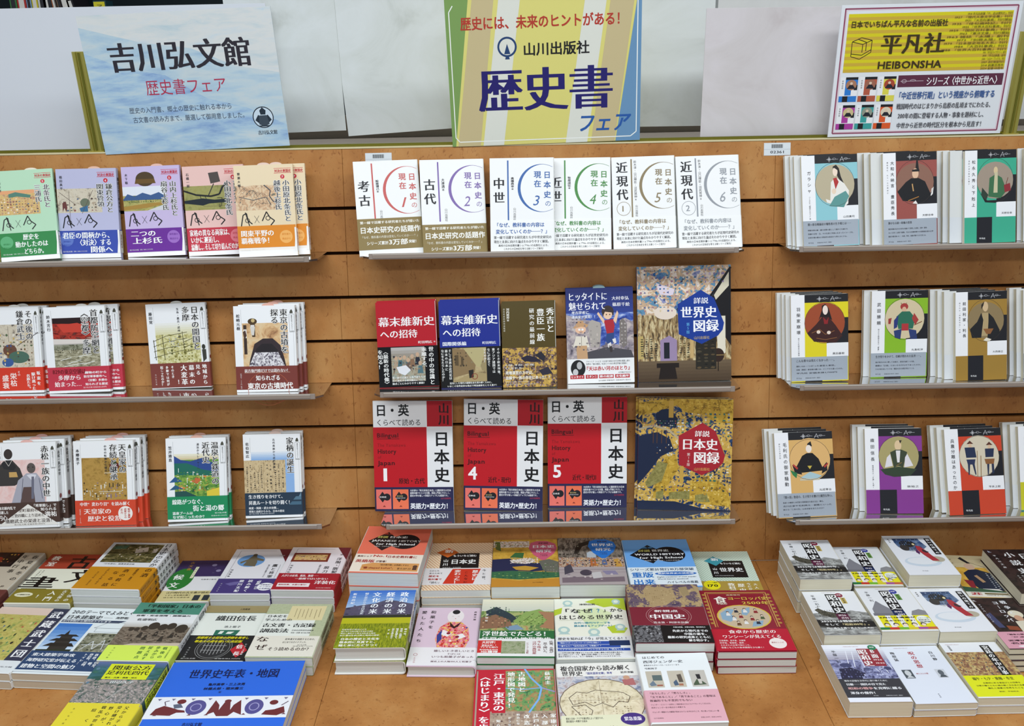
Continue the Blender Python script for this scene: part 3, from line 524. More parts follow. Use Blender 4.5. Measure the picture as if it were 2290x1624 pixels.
SP['R12'] = heibon('9a5048','大和大納言 豊臣秀長','補佐役か、もう一人の秀吉か','天野忠幸',circ('8c6454','P 1c1c1e 62,9 65,9 67,20 60,20\nE 60 23 6 5.5 e0b898\nP 1c1c1e 54,19 67,18 68,21 54,21\nP 16161a 42,32 52,28 66,28 78,32 90,48 80,54 36,52 26,42\nL c89c64 2 54,34 56,42\nP e8e4e0 90,40 94,38 92,46 88,48\nL b07838 1.4 46,52 66,48\nP e8e0dc 54,55 60,52 64,56\n'),('静かなる統一政権の首領',52,['豊臣政権の壮大な方針を先駆けて実現した武将、吉野・郡地','をいち早く占領で展開、巧みな京都政策や大和築城出張の正伊','最初の礎を築いた──信長、秀吉、家康が繋がられた男とは。']),8,6)
SP['R13'] = heibon('3ca888','松永久秀と下剋上','室町の身分秩序を覆す','天野忠幸',circ('a09080','P 3c6c48 48,30 60,26 72,30 82,44 70,52 46,50\nE 60 22 4 4 d8c098\nP c8c09c 58,24 64,24 64,46 56,46\nP 8c2c34 76,38 88,36 90,44 78,46\nL 6c3c2c 1.2 80,38 84,30\nP 1c1c1e 30,46 44,54 70,54 60,57 40,56\nP 2c3c30 34,40 46,48 42,54 32,48\n'),None,9,6.6)
SP['R14'] = heibon('b8a048','羽柴秀吉','武家の秩序','柴裕之',circ('b09870',''),None)
SP['R21'] = heibon('e0d020','羽柴家崩壊','茶々と片桐且元の懊悩','黒田基樹',circ('9c4828','P 1e1616 54,13 60,11 66,16 72,30 64,26 52,26 48,30 54,18\nE 60 18 4.6 5.4 eedcd0\nP 3c1c1a 44,34 54,26 66,26 78,36 90,48 78,56 40,54 28,44\nL 8c5c34 1 36,44 50,40 60,46 76,42\nL 8c5c34 1 44,50 60,52 80,50\nP 8c2024 56,26 62,30 66,26 64,34 58,34\nE 48 43 3.4 2 e8d4c4\nE 66 44 3.4 2 e8d4c4\n'),('こんな茶々は見たくなかった──。',78,['想いは一つだった家臣と家臣。','羽柴（豊臣）家存続の願いは、どこですれ違ったのか。','平凡社 定価本体1,700円']),13,6.6)
SP['R22'] = heibon('88b828','武田勝頼','試される戦国大名の「器量」','丸島和洋',circ('d4c4a0','L 6c5c34 1 52,14 55,18\nL 6c5c34 1 62,14 60,18\nE 58 18.5 7 4 a83c38\nE 58 22 4 3.4 d8b090\nP 2c6c54 44,30 54,24 68,24 78,32 74,44 48,44\nP 2c3878 40,34 48,28 46,42 40,44\nP a83c38 76,26 84,34 78,40 72,32\nP 2c3c70 40,46 54,44 52,56 42,54\nP 2c3c70 66,44 80,46 82,56 70,56\nP b03438 54,38 66,38 66,46 54,46\nP 9c3c38 30,32 36,31 34,38 30,38\nL 7c4c2c 1.4 76,40 90,36\n'),('生き残りをかけて、信頼が問われた乱世──。',92,['彼が実力のみに帰して没落だ、武田氏滅亡への途。','勝頼は「正道」とはいかなるものであったのか。','その正体を追っていけば、戦国大名の本質が見えてくる。']),12,7)
SP['R23'] = heibon('a07c34','前田利家・利長','創られた「加賀百万石」伝説','大西泰正',circ('8c7854','E 58 17 5.4 5.6 d0b48c\nP 2c241e 50,15 56,11 54,16 50,20\nP b09a70 52,24 64,24 66,50 48,50\nP 1e1e20 42,34 50,24 54,32 50,52 32,52 28,42\nP 1e1e20 64,24 74,30 86,44 84,54 62,54 64,34\nP 8c5c34 54,42 74,42 68,48 60,48\nP e4dcc8 54,55 60,52 70,54 64,57\n'),None,10,6)
SP['R24'] = heibon('4c6cb4','織田家','戦国','柴裕之',circ('a89870',''),('歴史',30,['戦国']))
SP['R31'] = heibon('d8ac68','毛利氏の御家騒動','折れた三本の矢','光成準治',circ('dcb070','P 1c1c1e 56,14 62,11 64,17 56,18\nE 58 20 5 4.6 ece0d4\nP 141418 46,28 54,25 64,25 74,32 82,46 40,48 32,44\nP 181820 28,38 42,44 44,50 32,48\nP 181820 88,36 80,42 78,50 88,46\nP b03c34 30,37 38,42 36,44 29,39\nP b03c34 90,37 82,41 84,43 90,39\nP 2c7c48 24,44 36,48 34,54 28,50\nP a8c4cc 40,54 58,47 78,52 70,56\nP c8b048 54,40 62,40 58,44\nR 40 55 74 57 c8c0a8\n'),('「関ヶ原」敗者の、生き残りを懸けた熾烈な争い。',96,['長成への継承と本宗家の領域復旧を図る当主・輝元。','吉川広家や毛利秀元・就隆といった','新たな「三本の矢」は本宗家を支えたのか？']),11,6.6)
SP['R32'] = heibon('84388c','織田信長','戦国時代の「正義」を貫く','柴裕之',circ('a89c68','E 58 20 6 6 dcc098\nP 2c2420 60,14 65,14 62,18\nP 3a4430 44,28 54,25 64,25 74,28 66,46 58,44 50,46\nP dcd8dc 44,30 48,44 34,46 38,34\nP dcd8dc 74,30 84,44 68,46 70,34\nP e4e0e0 54,26 62,26 60,40 56,40\nP 30402c 26,48 58,45 90,48 78,56 50,57 34,54\nL 8c6c3c 1 54,44 64,40\n'),None,10,7.4)
SP['R33'] = heibon('cc4428','兵農分離はあったのか','','平井上総',circ('d4c8b0','P 5c3428 38,18 44,14 50,18\nE 44 20 3 2.4 d8b898\nP 26304c 34,22 52,22 54,34 36,34\nP 2c3454 36,36 52,36 50,42 38,42\nP 26304c 38,42 42,42 40,54 38,54\nP 26304c 46,42 50,42 52,54 50,54\nL 8c6c44 1 56,26 54,56\nP 5c3428 72,20 78,16 84,20\nE 78 22 3 2.4 d8b898\nP 26304c 70,24 86,24 84,34 70,34\nP 8c5c34 68,36 86,36 84,42 70,42\nP 26304c 72,42 76,42 74,54 72,54\nP 26304c 80,42 84,42 84,52 80,54\nL 8c6c44 1.2 62,32 60,57\n'),None,11,6)
SP['R34'] = heibon('3a9c8c','描絵とピクト文の戦国史','','佐藤',circ('c8bca0',''),('歴史',30,['戦国'])).replace('band 71.5 99 a2aab4','band 66 99 c8c428')
SP['S1'] = "bg c8bca8\nR 0 0 70 30 181418\nR 30 0 66 24 @dark_paint\nC 40 16 8 a8402c\nE 30 52 22 13 d89c48\nHB 18 48 42 5 5c3020 日本の\nHB 20 53 42 5 5c3020 年中行事\nVM 92 4 60 9.5 2c2824 春夏秋冬の\nVM 77 4 44 9.5 2c2824 年中行事\nVM 88 66 80 5 5c5044 鈴木\nband 76 98 6c3a34\nHM 10 80 80 6 f0e4dc 日本の四季を\nHM 10 88 90 6 f0e4dc 祭りと暮らしで見る"
SP['S2'] = "bg eeeeda\nR 0 0 100 31 a8402c\nVS 14 3 27 15 f4f0e4 教室\nVM 92 2 26 9 d8b030 はじめての\nVS 60 0 34 40 161414 古\nVS 80 30 62 40 161414 文\nVS 24 44 86 56 161414 書\nV 8 34 60 2.6 4c4c40 文書読解の基本から\nV 13 34 58 2.6 4c4c40 実例で学ぶ入門講座\nband 72 98 8a7c2c\nVM 90 74 96 8 f8f8ec 最強の\nVM 77 74 96 7 f8f8ec 古文書の\nVS 60 74 96 12 f8f8ec 入門\nVS 44 76 96 10 f8f8ec ！\nE 18 83 14 4.5 e8e4c4\nHB 8 82 28 3.4 3c3820 古文書講座決定版"
SP['S3'] = "bg e8e8ea\nR 6 4 84 44 @dark_scroll\nP 4c6c54 8,8 30,6 28,14 8,16\nP c8b8a8 44,14 62,10 66,20 48,24\nP d8ccc0 72,14 80,12 80,22 74,22\nR 84 0 100 56 e8e8ea\nH 12 46 62 4 4c4c50 「日本歴史」編集委員会編\nband 54 98 cc8c1c\nVM 45 60 96 9 4c2c14 なる話\nVM 58 57 94 9 4c2c14 酒の肴に\nVM 74 57 82 4.4 4c2c14 首脳会談か、宴席の\nVM 30 57 90 4 6c4420 上戸も下戸も楽しめる\nV 18 64 92 3.4 6c4420 吉川弘文館 定価本体\nVM 92 -50 76 11 3c2414 酒\nspine\nVS 50 8 66 62 28282c 日本史のなかの酒\nV 50 74 96 40 6c4420 吉川弘文館"
SP['S3'] = SP['S3'].replace("VM 92 -50 76 11 3c2414 酒\n", "VM 91 55 75 11 3c2414 の酒\n").replace("H 12 46", "VM 91 2 53 11 28282c 日本史のなか\nH 12 46")
SP['S4'] = "bg e8e8ea\nR 0 0 100 40 3a2f5c\nVM 24 2 26 9 b88c3c 古文書\nE 20 46 24 26 2c7c34\nVS 14 32 70 20 f4f4f0 候文\nR 36 16 42 44 e8ecc8\nVM 39 17 43 4 3c4c30 入門のために\nE 70 12 5 3 8c84a8\nE 84 26 5 3 8c84a8\nV 76 6 36 5 6c6488 いろは\nH 60 46 90 4 4c4c50 佐藤孝之監修\nband 74 98 d8cc94\nHM 10 76 98 7 3c3420 江戸時代の古文書が読める\nHB 10 83 60 3.6 4c4428 くずし字を読み解く\nHB 10 88 60 3.6 4c4428 はじめての手引き\nR 66 84 78 96 343c40\nR 84 84 96 96 343c40"
SP['S5'] = "bg e6e4e8\nP 6c2430 78,0 100,0 100,30\nL 50404c .5 10,66 10,4 74,4\nL 50404c .5 94,36 94,66\nE 38 27 24 14 6c9cd0\nP 6c6450 28,38 32,22 38,14 44,16 50,30 50,40\nP 6c6450 20,30 34,22 34,26 22,34\nP 6c6450 46,20 60,24 60,28 46,26\nE 40 14 4 2.8 544c3c\nVM 85 34 66 9.5 24242a 鷹と将軍\nVM 74 36 64 3.6 3c3c44 徳川社会の贈答システム\nVM 14 46 64 4.4 3c3c44 岡崎寛徳\nH 84 14 94 4 c8b8bc 選書\nband 67 97.5 483c78\nVS 72 69 90 7 f4f4f8 「御鷹」から\nVS 57 69 95 8 f4f4f8 読み解く\nVS 42 69 96 8 f4f4f8 徳川支配\nP 6c649c 16,78 30,74 44,72 36,80 26,82\nE 87 84 14 8 f0f0f4\nHB 77 79 97 3.4 3c3468 将軍権威の\nHB 77 83 97 3.4 3c3468 シンボル\nHB 77 87 97 3.4 3c3468 大名統制\nV 10 76 95 3 d0ccdc 吉川弘文館"
SP['S6'] = "bg e8e2e6\nP 6c2430 78,0 100,0 100,30\nL 50404c .5 10,62 10,4 74,4\nL 50404c .5 92,34 92,62\nR 8 14 70 35 7c3428\nR 12 18 66 31 @battle_gold\nVM 88 24 62 9 24242a 洋服・散髪\nVM 73 44 62 9 24242a 脱刀\nVM 61 42 62 3.6 3c3c44 服制の明治維新\nVM 14 42 62 4.4 3c3c44 刑部芳則\nH 86 16 96 4 5c3c44 選書\nband 62 98 a82430\nHS 6 65 66 7 f8f0f0 人びとの反発、抵抗、無視──\nHS 30 72 84 6 f8f0f0 一筋縄ではいかない\nHS 64 78 98 11 f8f0f0 洋装化\nR 6 84 58 92 f0e8e8\nHB 8 86 56 4 a82430 服制政策、本望の復刊！\nH 70 93 94 3 f0d8d8 吉川弘文館 定価本体\nspine\nVM 50 6 58 55 3c3038 洋服・散髪・脱刀"
SP['S7'] = "bg e4e8ea\nR 0 12 76 82 @map_green\nR 0 0 76 12 e0c8b8\nR 76 0 100 82 34384e\nVS 88 3 79 17 f4f4f6 武蔵武士団\nV 50 50 66 7 3c3c20 南\nV 30 30 40 5 3c3c20 山\nband 82 98.5 dfe4e6\nV 60 84 97 4 4c5058 関幸彦編\nHM 6 85 46 6 4c5058 彼らはどこから\nH 70 90 96 3 4c5058 吉川弘文館"
SP['S8'] = "bg e4ecee\nHM 8 4 96 10 2c2c34 20のテーマでよみとく\nHM 6 12.5 56 9.5 2c2c34 日本建築史\nL 3c3c44 .5 58,16 70,16\nHM 74 13.5 97 5.5 2c2c34 海野聡編\nP 34405c 4,20 80,20 92,20 84,24 4,24\nHB 5 20.6 72 4 e8ecf0 古代寺院から現代のトイレまで\nL 6c747c .6 56,32 70,23 94,23 98,32 56,32\nL 6c747c .5 60,32 60,38 96,38 96,32\nS 4 26 50 68 3c78c8 c8dcf0 8\nP 28241e 27,36 30,44 33,44 24,44\nP 28241e 14,46 46,46 40,43 20,43\nP 34302a 22,46 38,46 38,50 22,50\nP 28241e 10,53 50,53 42,49 18,49\nP 34302a 20,53 40,53 40,57 20,57\nP 28241e 8,61 50,61 44,56 16,56\nP 34302a 18,61 42,61 42,66 18,66\nP 2c3424 4,66 50,65 50,68 4,68\nR 54 40 98 68 @pagoda_rock\nL d8dce0 1 60,66 70,52 76,64 84,50 88,64\nL d8dce0 1 58,58 92,56\nband 68 97.5 2c466c\nHS 6 71 62 7 f0f4f8 東大建築学専攻\nHS 5 78.5 70 7.5 f0f4f8 海野研究室が伝える\nHS 4 86.5 74 9 f0f4f8 建物と空間の魅力\nVS 96 70 92 5 f0f4f8 住宅、仏堂、\nVS 89 70 90 5 f0f4f8 鉄道、橋、\nVS 82 70 90 5 f0f4f8 商店街、公園、\nVS 75 70 86 5 f0f4f8 トイレ…\nR 0 95 100 97.5 dfe6e8"
SP['S9'] = "bg e6e8ea\nR 0 0 100 21 4c8c78\nHS 10 3 96 9.5 14241e 「平和国家」日本の\nHS 12 12 74 9 14241e 軍事を考える\nHB 8 22.5 90 4 3c3c40 自衛・安全保障・国際協力\nHM 14 29 44 6 3c3c40 佐道明広\nS 0 34 100 46 e6e8ea b8b4ac 5\nR 0 44 100 75 @march_photo\n" + ''.join(f'E {x} {y} {r} {r*.8:.1f} 3c342c\n' for x,y,r in ((16,48,4),(24,48,4),(34,46,5),(46,42,8),(60,44,7),(72,42,7),(88,46,9))) + ''.join(f'P 34302a {x},{y} {x+3},{y-9} {x+6},{y-9} {x+8},{y}\n' for x,y in ((30,62),(40,66),(52,60),(64,68),(76,62))) + "P c8b8a8 30,72 100,70 100,75 20,75\nband 75 99 d4ec5c\nVM 84 76 96 6.6 1c5c34 戦後の\nVM 74 76 96 6.6 1c5c34 歩みから\nVM 63 76 98 6.6 1c5c34 捉え直す\nVM 52 76 97 7 1c5c34 問題点\nV 92 77 95 2.6 4c6c3c 二〇一五年の安全保障関連法\nV 12 78 97 3 4c6c3c 吉川弘文館\nspine\nVM 50 3 22 60 1c3028 平和国家\nVM 50 26 70 44 333338 日本の軍事を考える"
SP['S10'] = "bg e6eae2\nR 0 0 100 14 9c8c60\nHM 54 5 70 5 4c4430 人物叢書\nL 2c6c54 .8 0,14 100,14\nHM 24 19 88 15 1c2024 織田信長\nHM 44 38 70 6 4c5054 池上裕子\nP 2c6c58 34,46 72,46 68,57 34,57\nP e6eae2 42,48 48,48 46,53 40,53\nP e6eae2 54,49 64,49 60,53 52,53\nband 56 99 1e1e20\nO 46 78 27 .8 8c8c8c\nC 46 78 24 2c2c2e\nO 46 78 24 1 7c7c7c\n" + ''.join(f'L a0a0a0 1 {x},{66+abs(x-46)*.25:.0f} {x},{90-abs(x-46)*.25:.0f}\n' for x in (30,35,40,45,50,55,60)) + "L a0a0a0 1 28,74 64,74\nL a0a0a0 1 28,82 64,82\nHI 12 58 92 6.4 e8dc20 英雄視する従来の評価を再考し\nHI 12 64.5 84 6.4 e8dc20 等身大の姿を描いた決定版\nP b82430 84,68 98,82 86,94 72,81\nVS 84 70 93 10 f4f4f4 信長\nVB 92 70 90 3.6 f4f4f4 シリーズ最新\nV 10 76 95 3 d0d0d0 吉川弘文館\nH 6 95 28 2.8 d0d0d0 吉川弘文館\nH 56 95 94 2.8 d0d0d0 定価本体2,300円"
SP['S12'] = "bg b0b896\nR 0 0 100 100 @sage_text\nR 0 20 82 62 e4e8e0\nR 36 4 92 32 ddd0a0\n" + ''.join(f'L 6c5c3c .6 {x},{9+i%3} {x+1},{26+i%2*3}\n' for i,x in enumerate((46,52,58,64,70,78,84))) + "HM 4 22 36 7 24282c 日本史を\nHM 3 29 46 7 24282c 学ぶための\nHS 3 38 86 10.5 1c2024 古文書・古記録\nHS 3 48 48 11 1c2024 訓読法\nHM 52 50 86 3.8 3c4044 日本史史料研究会監修\nHM 52 54.5 82 3.8 3c4044 苅米一志著 吉川弘文館\nband 62 98 e2ded0\nHM 4 63 24 14 3c2c28 な\nHM 8 77 26 15 3c2c28 ぜ\nHM 28 82 94 9 3c2c28 そう読めるのか？\nHM 48 66 96 5 34302c 変体漢文を訓読するための、\nHM 46 71.5 84 5 34302c はじめてのガイドブック。\nH 70 77 84 2.8 4c4844 吉川弘文館\nH 64 79.5 94 2.6 4c4844 定価本体1,700円\nspine\nVM 50 6 58 60 3c402c 古文書・古記録訓読法"
SP['S11'] = "bg 34504c\nR 0 0 100 40 @aerial_hill\nR 0 26 100 64 @aerial\nS 0 0 100 8 5c6c9c 44647c 4\nR 20 3 84 26 d4dc24\nHM 26 5 82 11 20241c 関東公方\nHM 22 13 82 9.6 20241c 足利氏四代\nHB 24 22.5 70 3 20241c 基氏・氏満・満兼・持氏\nHM 36 28 70 6 e0e4e4 田辺久子\nL b0b4b0 1 62,36 44,60\nband 60 98 dccc34\nVM 84 63 92 6.4 2c2c1c 父から子へ\nVM 74 63 94 6.4 2c2c1c 受け継がれる\nVM 63 63 92 6.4 2c2c1c 野心が、\nVM 53 63 92 6.4 2c2c1c 戦乱の世を\nVM 42 63 90 6.4 2c2c1c 招く\nV 14 66 90 3 5c5828 吉川弘文館\nspine\nR 6 4 94 54 ccd828\nVM 50 6 52 66 20241c 関東公方足利氏四代"
SP['S13'] = "bg 2c68d8\nHM 17 8.5 84 11 141c4c 世界史年表・地図\nHB 35 24 62 3 141c3c 亀井高孝・三上次男\nHB 33 28.5 62 3 141c3c 林健太郎・堀米庸三\nH 44 32.5 48 2.4 141c3c （編）\nR 0 38 100 59 e4e6ec\nP 6c2c30 4,56 6,50 12,47 20,48 24,51 32,52 34,54 26,54 22,57\nE 28 43 4 2.6 6c2c30\nP 5c6478 22,46 28,45 31,49 24,50\nL 6c5c6c .8 16,47 13,43 16,42\nE 43 48.5 8 8 54508c\nP 6c3034 54,57 58,42 64,46 70,41 74,46 80,57 74,52 71,57 68,54 65,57 60,53\nE 68 42 3 1.8 6c3034\nE 90 48.5 0.1 0.1 54508c\nE 86 48.5 0 0 54508c\n".replace("E 90 48.5 0.1 0.1 54508c\nE 86 48.5 0 0 54508c\n","") + "E 83.5 48.5 0.2 0.2 54508c\n"
SP['S13'] = "bg 2c68d8\nHM 17 8.5 84 11 141c4c 世界史年表・地図\nHB 35 24 62 3 141c3c 亀井高孝・三上次男\nHB 33 28.5 62 3 141c3c 林健太郎・堀米庸三\nH 44 32.5 48 2.4 141c3c （編）\nR 0 38 100 60 e4e6ec\nP 6c2c30 4,56 6,50 11,47 17,49 22,51 27,52 28,54 22,54 18,57\nE 22 43 3.2 2.4 6c2c30\nP 5c6478 17,46 22,45 25,49 19,50\nL 6c5c6c .8 12,47 10,43 13,42\nE 34 49 7 7.4 54508c\nOE 34 49 4 4 .8 9c98c4\nP 6c3034 43,57 46,42 50,47 51,52 53,44 57,44 59,52 60,47 64,42 68,57 62,54 59,58 51,58 48,54\nE 55 43 2.4 1.6 6c3034\nE 75 49 6.4 7.4 54508c\nOE 75 49 3.6 4 .8 9c98c4\nP 6c2c30 82,57 84,53 90,52 96,49 98,55 93,58\nE 88 45 3 2.4 6c2c30\nL 6c5c6c .8 94,48 98,44\n" + ''.join(f'P 6c6888 {x},40 {x+3},40 {x+1.5},42\nP 6c3a48 {x+2},57 {x+5},57 {x+3.5},55.5\n' for x in (4,14,28,40,66,80,94)) + "HM 30 64 44 4 141c4c 吉川弘文館"
def spade(c, t1, t2, dx=58):
    return f"P {c} {dx},8 {dx+10},4 {dx+26},4 {dx+38},10 {dx+41},20 {dx+36},32 {dx+22},46 {dx+16},46 {dx+4},34 {dx-3},20\nHM {dx+12} 7 {dx+28} 5 3c1c24 詳説\nHS {dx+2} 13 {dx+37} 9.5 f8f8fa {t1}\nHS {dx+8} 23 {dx+32} 9.5 f8f8fa {t2}\nH {dx+14} 33 {dx+26} 2.6 3c2c34 木村茂光\nH {dx+14} 36 {dx+26} 2.6 3c2c34 小風秀雅\n"
SP['T1'] = "bg e8745c\nP 201c1e 36,13 60,34 36,54 10,34\nE 66 34 22 16 201c1e\nHM 30 15 44 6 d0503c 英文\nHS 22 22 38 7 d8d070 詳説\nHS 40 22 68 7 f4f4f0 日本史\nHS 16 30 90 8 f4f4f0 JAPANESE HISTORY\nHS 24 37 82 8 f4f4f0 for High School\nH 22 44 60 3 d0ccc8 佐藤信・五味文彦・高埜利彦\nband 62 98 efe4d4\nHB 4 65 26 5 5c3430 高校シェア\nHB 27 63 48 8 b02c28 No.1\nHB 48 64.5 92 7 9c3430 日本史教科書に\nHB 4 73.5 32 8.5 b02c28 英語版\nHB 34 75 52 5.5 5c3430 が登場！\nP d89c5c 16,84 30,80 98,80 98,96 16,96\nHM 40 82 84 5 4c3424 「前方後円墳」は英語にすると\nHB 18 88 66 6 8c3020 “鍵-shaped kofun”、\nHM 68 89 88 5 4c3424 答えはP.22\nC 93 86 3.4 5c4030\nR 90 88 96 93 5c4030\n"
SP['T1'] = SP['T1'].replace('“鍵','"鍵').replace('kofun”','kofun"')
hat = lambda c: ''.join(f'L {c} .9 {x},0 {min(100,x+100)},{min(100,x+100)-x if x>=0 else 100} \n'.replace(' \n','\n') for x in range(0,100,5)) + ''.join(f'L {c} .9 0,{y} {100-y},100\n' for y in range(5,100,5))
SP['T2'] = "bg f0dcbc\n" + hat('d89468') + "R 22 24 80 58 1e1c1c\nP d0682c 32,12 48,22 32,33 14,22\nHS 26 15 40 11 f8f0e8 新\nHB 40 27 76 6.4 f0ece8 もういちど読む\nVB 30 36 52 8 f4f4f0 山川\nHB 37 37 76 14 f4f4f0 日本史\nH 26 53.5 54 3 c8c8c4 五味文彦・鳥海靖編\nband 56 90 e8e4e4\nP d43c28 42,58 84,58 74,88 30,88\nVS 76 60 82 9 f8f4f0 歴史は\nVM 63 62 88 6 2c1c1c こんなに\nVS 50 60 88 10 f8f4f0 変わった！\nVM 89 58 86 6 2c2c30 今と昔、\nHM 8 60 26 4.6 3c3c40 だから今、\nHM 8 65 28 4.6 3c3c40 あらためて\nHB 8 70.5 24 5.6 b03028 歴史を\nHB 8 77 28 5 b03028 教科書で\nHM 8 83 28 6 3c3c40 “読む”".replace('“','「').replace('”','」')
SP['T3'] = "bg c89a3c\nR 0 0 100 100 @gold_leaf\nR 0 4 56 18 @blossom\nP 2c3050 0,44 26,42 34,48 60,52 100,52 100,66 60,70 40,68 0,80\nP c89a3c 30,60 50,58 70,62 56,68 36,66\nP 3c6c4c 0,70 30,68 60,70 100,72 100,82 40,86 0,82\nP 5c6c38 2,6 10,4 12,26 4,22\nP 3c6c40 26,40 34,30 48,30 46,42 36,40\nP @blossom 26,46 46,42 60,42 66,50 50,54 30,52\nP 6c6c60 70,48 86,44 100,50 100,72 78,70\nP c88c34 0,84 40,88 100,84 100,100 0,100\n" + spade('d0607c','日本史','研究') + "H 60 91 76 2.6 3c2c20 山川出版社"
SP['T4'] = "bg 5c544c\nR 0 0 100 60 @arch_photo\nP 2c2824 30,14 50,6 70,14 80,34 72,34 64,20 50,14 38,20 30,36 24,36\nP b8c0c8 44,34 50,30 58,34 58,44 44,44\nR 0 44 100 66 @crowd\nR 0 64 100 100 b0a4a4\nL 8c7c80 1.4 0,70 100,69\nL 9c8c90 1.2 0,76 100,75\nP 7c6c74 4,86 40,84 60,86 96,84 96,94 4,96\nE 40 76 9 6 4c4450\nP c8c4c4 48,76 62,74 64,86 50,88\nP 8c84a0 64,72 84,72 88,80 70,80\nP 4c4854 8,64 18,58 22,74 8,80\nP b86c3c 48,48 56,46 58,62 48,62\nP c89848 84,48 92,46 96,64 86,64\nP 5c6c94 66,50 72,48 74,60 66,60\n" + spade('2c78d0','世界史','研究',50)
SP['T5'] = "bg 70acec\nP 14161c 38,12 62,30 40,52 8,34\nE 67 33 24 16.5 14161c\nHM 28 16 46 5.6 60a8e0 英文\nHS 22 22 40 7 d8d070 詳説\nHS 42 22 68 7 f4f4f0 世界史\nHS 16 30 90 7.6 f4f4f4 WORLD HISTORY\nHS 22 37 86 8 f4f4f4 for High School\nH 28 45 80 3 d0d0d4 橋場弦・岸本美緒・小松久男監修\nband 60 98 e4eef4\nHM 3 62 96 7.6 2c4060 シリーズ累計発行10万部突破\nHB 4 70 36 15 2c78c8 重版\nHB 4 84 36 15 2c78c8 出来\nE 68 73.5 30 4 2c6cc0\nHB 42 71.4 94 4.6 f4f8fc 英訳世界史の決定版\nHI 40 79 96 3.6 3c4c60 English translation of most popular\nHI 40 83 84 3.6 3c4c60 World history textbook\nHM 52 88 96 7 2c3c50 ハイレベルの推薦"
SP['T6'] = "bg dfe8d8\n" + hat('7cb4a0') + "R 24 22 84 58 16181a\nP 3c98a8 36,12 52,22 36,33 18,22\nHS 30 15 44 11 f4f8f8 新\nHB 44 26 80 6.4 f0f0f0 もういちど読む\nVB 32 36 52 8 f4f4f4 山川\nHB 39 37 80 14 f4f4f4 世界史\nH 28 53.5 60 3 c8c8c8 世界の歴史編集委員会編\nband 66 99 b09444\nC 18 74 14 ece020\nHB 10 68 28 3.6 1c1c18 シリーズ累計\nHB 8 72 28 10 1c1c18 170\nVM 90 70 90 7 f4f0e0 大人の\nVM 79 70 90 7 f4f0e0 今だから\nVS 66 70 90 12 f4f0e0 歴史\nVS 50 70 90 12 f4f0e0 教科書"
SP['T7'] = "bg e8e8e4\nS 0 0 100 34 3c70c4 a8c4e4 8\nP @mountain 0,32 20,28 44,24 58,18 74,20 90,24 100,26 100,48 0,48\nP 2c3424 0,46 100,45 100,50 0,50\nP b8b820 0,50 100,50 100,64 0,66\nR 0 60 100 100 @rice_field\nVS 84 3 44 13 f4f8fc 政治の米\nVS 63 3 44 13 f4f8fc 経済の米\nVS 42 3 44 13 f4f8fc 文化の米\nV 92 44 47 5 f4f8fc ・\nVM 26 4 44 6 e8f0f8 稲と米からみる日本史\nVS 8 4 26 6 f0f4fc 新谷尚紀\nband 66 99.5 @rice_field\nHB 4 69 40 3.2 f4f4e8 生産経営の視点による\nHB 4 72.3 50 3.2 f4f4e8 稲と米から読み直す日本史の通史\nHB 4 75.6 54 3.2 f4f4e8 神社と儀礼から見る文化史と経済\nHB 4 79 60 3.2 f4f4e8 村と都市を結ぶ税と物流の歴史\nHB 6 84 62 5.6 f8f8f0 日本の歴史と文化を\nHB 6 89 60 5.6 f8f8f0 根本的に見直すと、\nHB 6 94 62 5.6 f8f8f0 稲と米にたどりつく\nVB 96 69 84 4 f8f8f0 稗の米、\nVB 90 69 86 4 f8f8f0 考古学、民俗学の\nVB 84 69 88 4 f8f8f0 視点を越えて、\nVB 78 69 86 4 f8f8f0 日本人を成り立ちと\nVB 72 69 86 4 f8f8f0 する！\nspine\nVM 50 4 80 50 3c3c3c 政治の米・経済の米・文化の米"
SP['T8'] = "bg dcc4d4\nE 60 16 13 12 ece4e4\nE 60 8 6 4 1c1c20\nL 8c6c6c .5 54,16 57,16\nL 8c6c6c .5 63,16 66,16\nC 60 20 .8 c03c3c\nP @kimono 50,26 70,26 82,36 86,56 80,72 40,72 34,56 38,36\nP 34408c 36,50 42,40 44,56 38,64\nP 3c1c20 52,26 60,34 70,26 66,34 60,38 54,34\nP f0ecec 44,40 58,46 52,52 42,48\nP f0ecec 64,50 74,46 80,52 70,56\nC 53 46 3 8c2030\nC 67 52 3 8c2030\nVM 24 4 40 8.5 3c3438 和菓子を\nVM 10 4 64 8.5 3c3438 愛した人たち\nVM 90 6 24 4.4 4c4448 虎屋文庫\nband 70 99 ebe8ea\nHM 36 74 96 5.4 6c4c58 嬉しいとき悲しいとき\nHM 56 79.5 76 3.6 6c4c58 そばには\nHM 34 83.5 96 5.4 6c4c58 いつも和菓子があった\nL c0a8b0 .4 34,90 98,90\nHM 34 91.5 94 4 6c4c58 歴史上の人物100人と和菓子\nO 10 82 3 .6 a83040\nV 10 86 96 4 a83040 とらや"
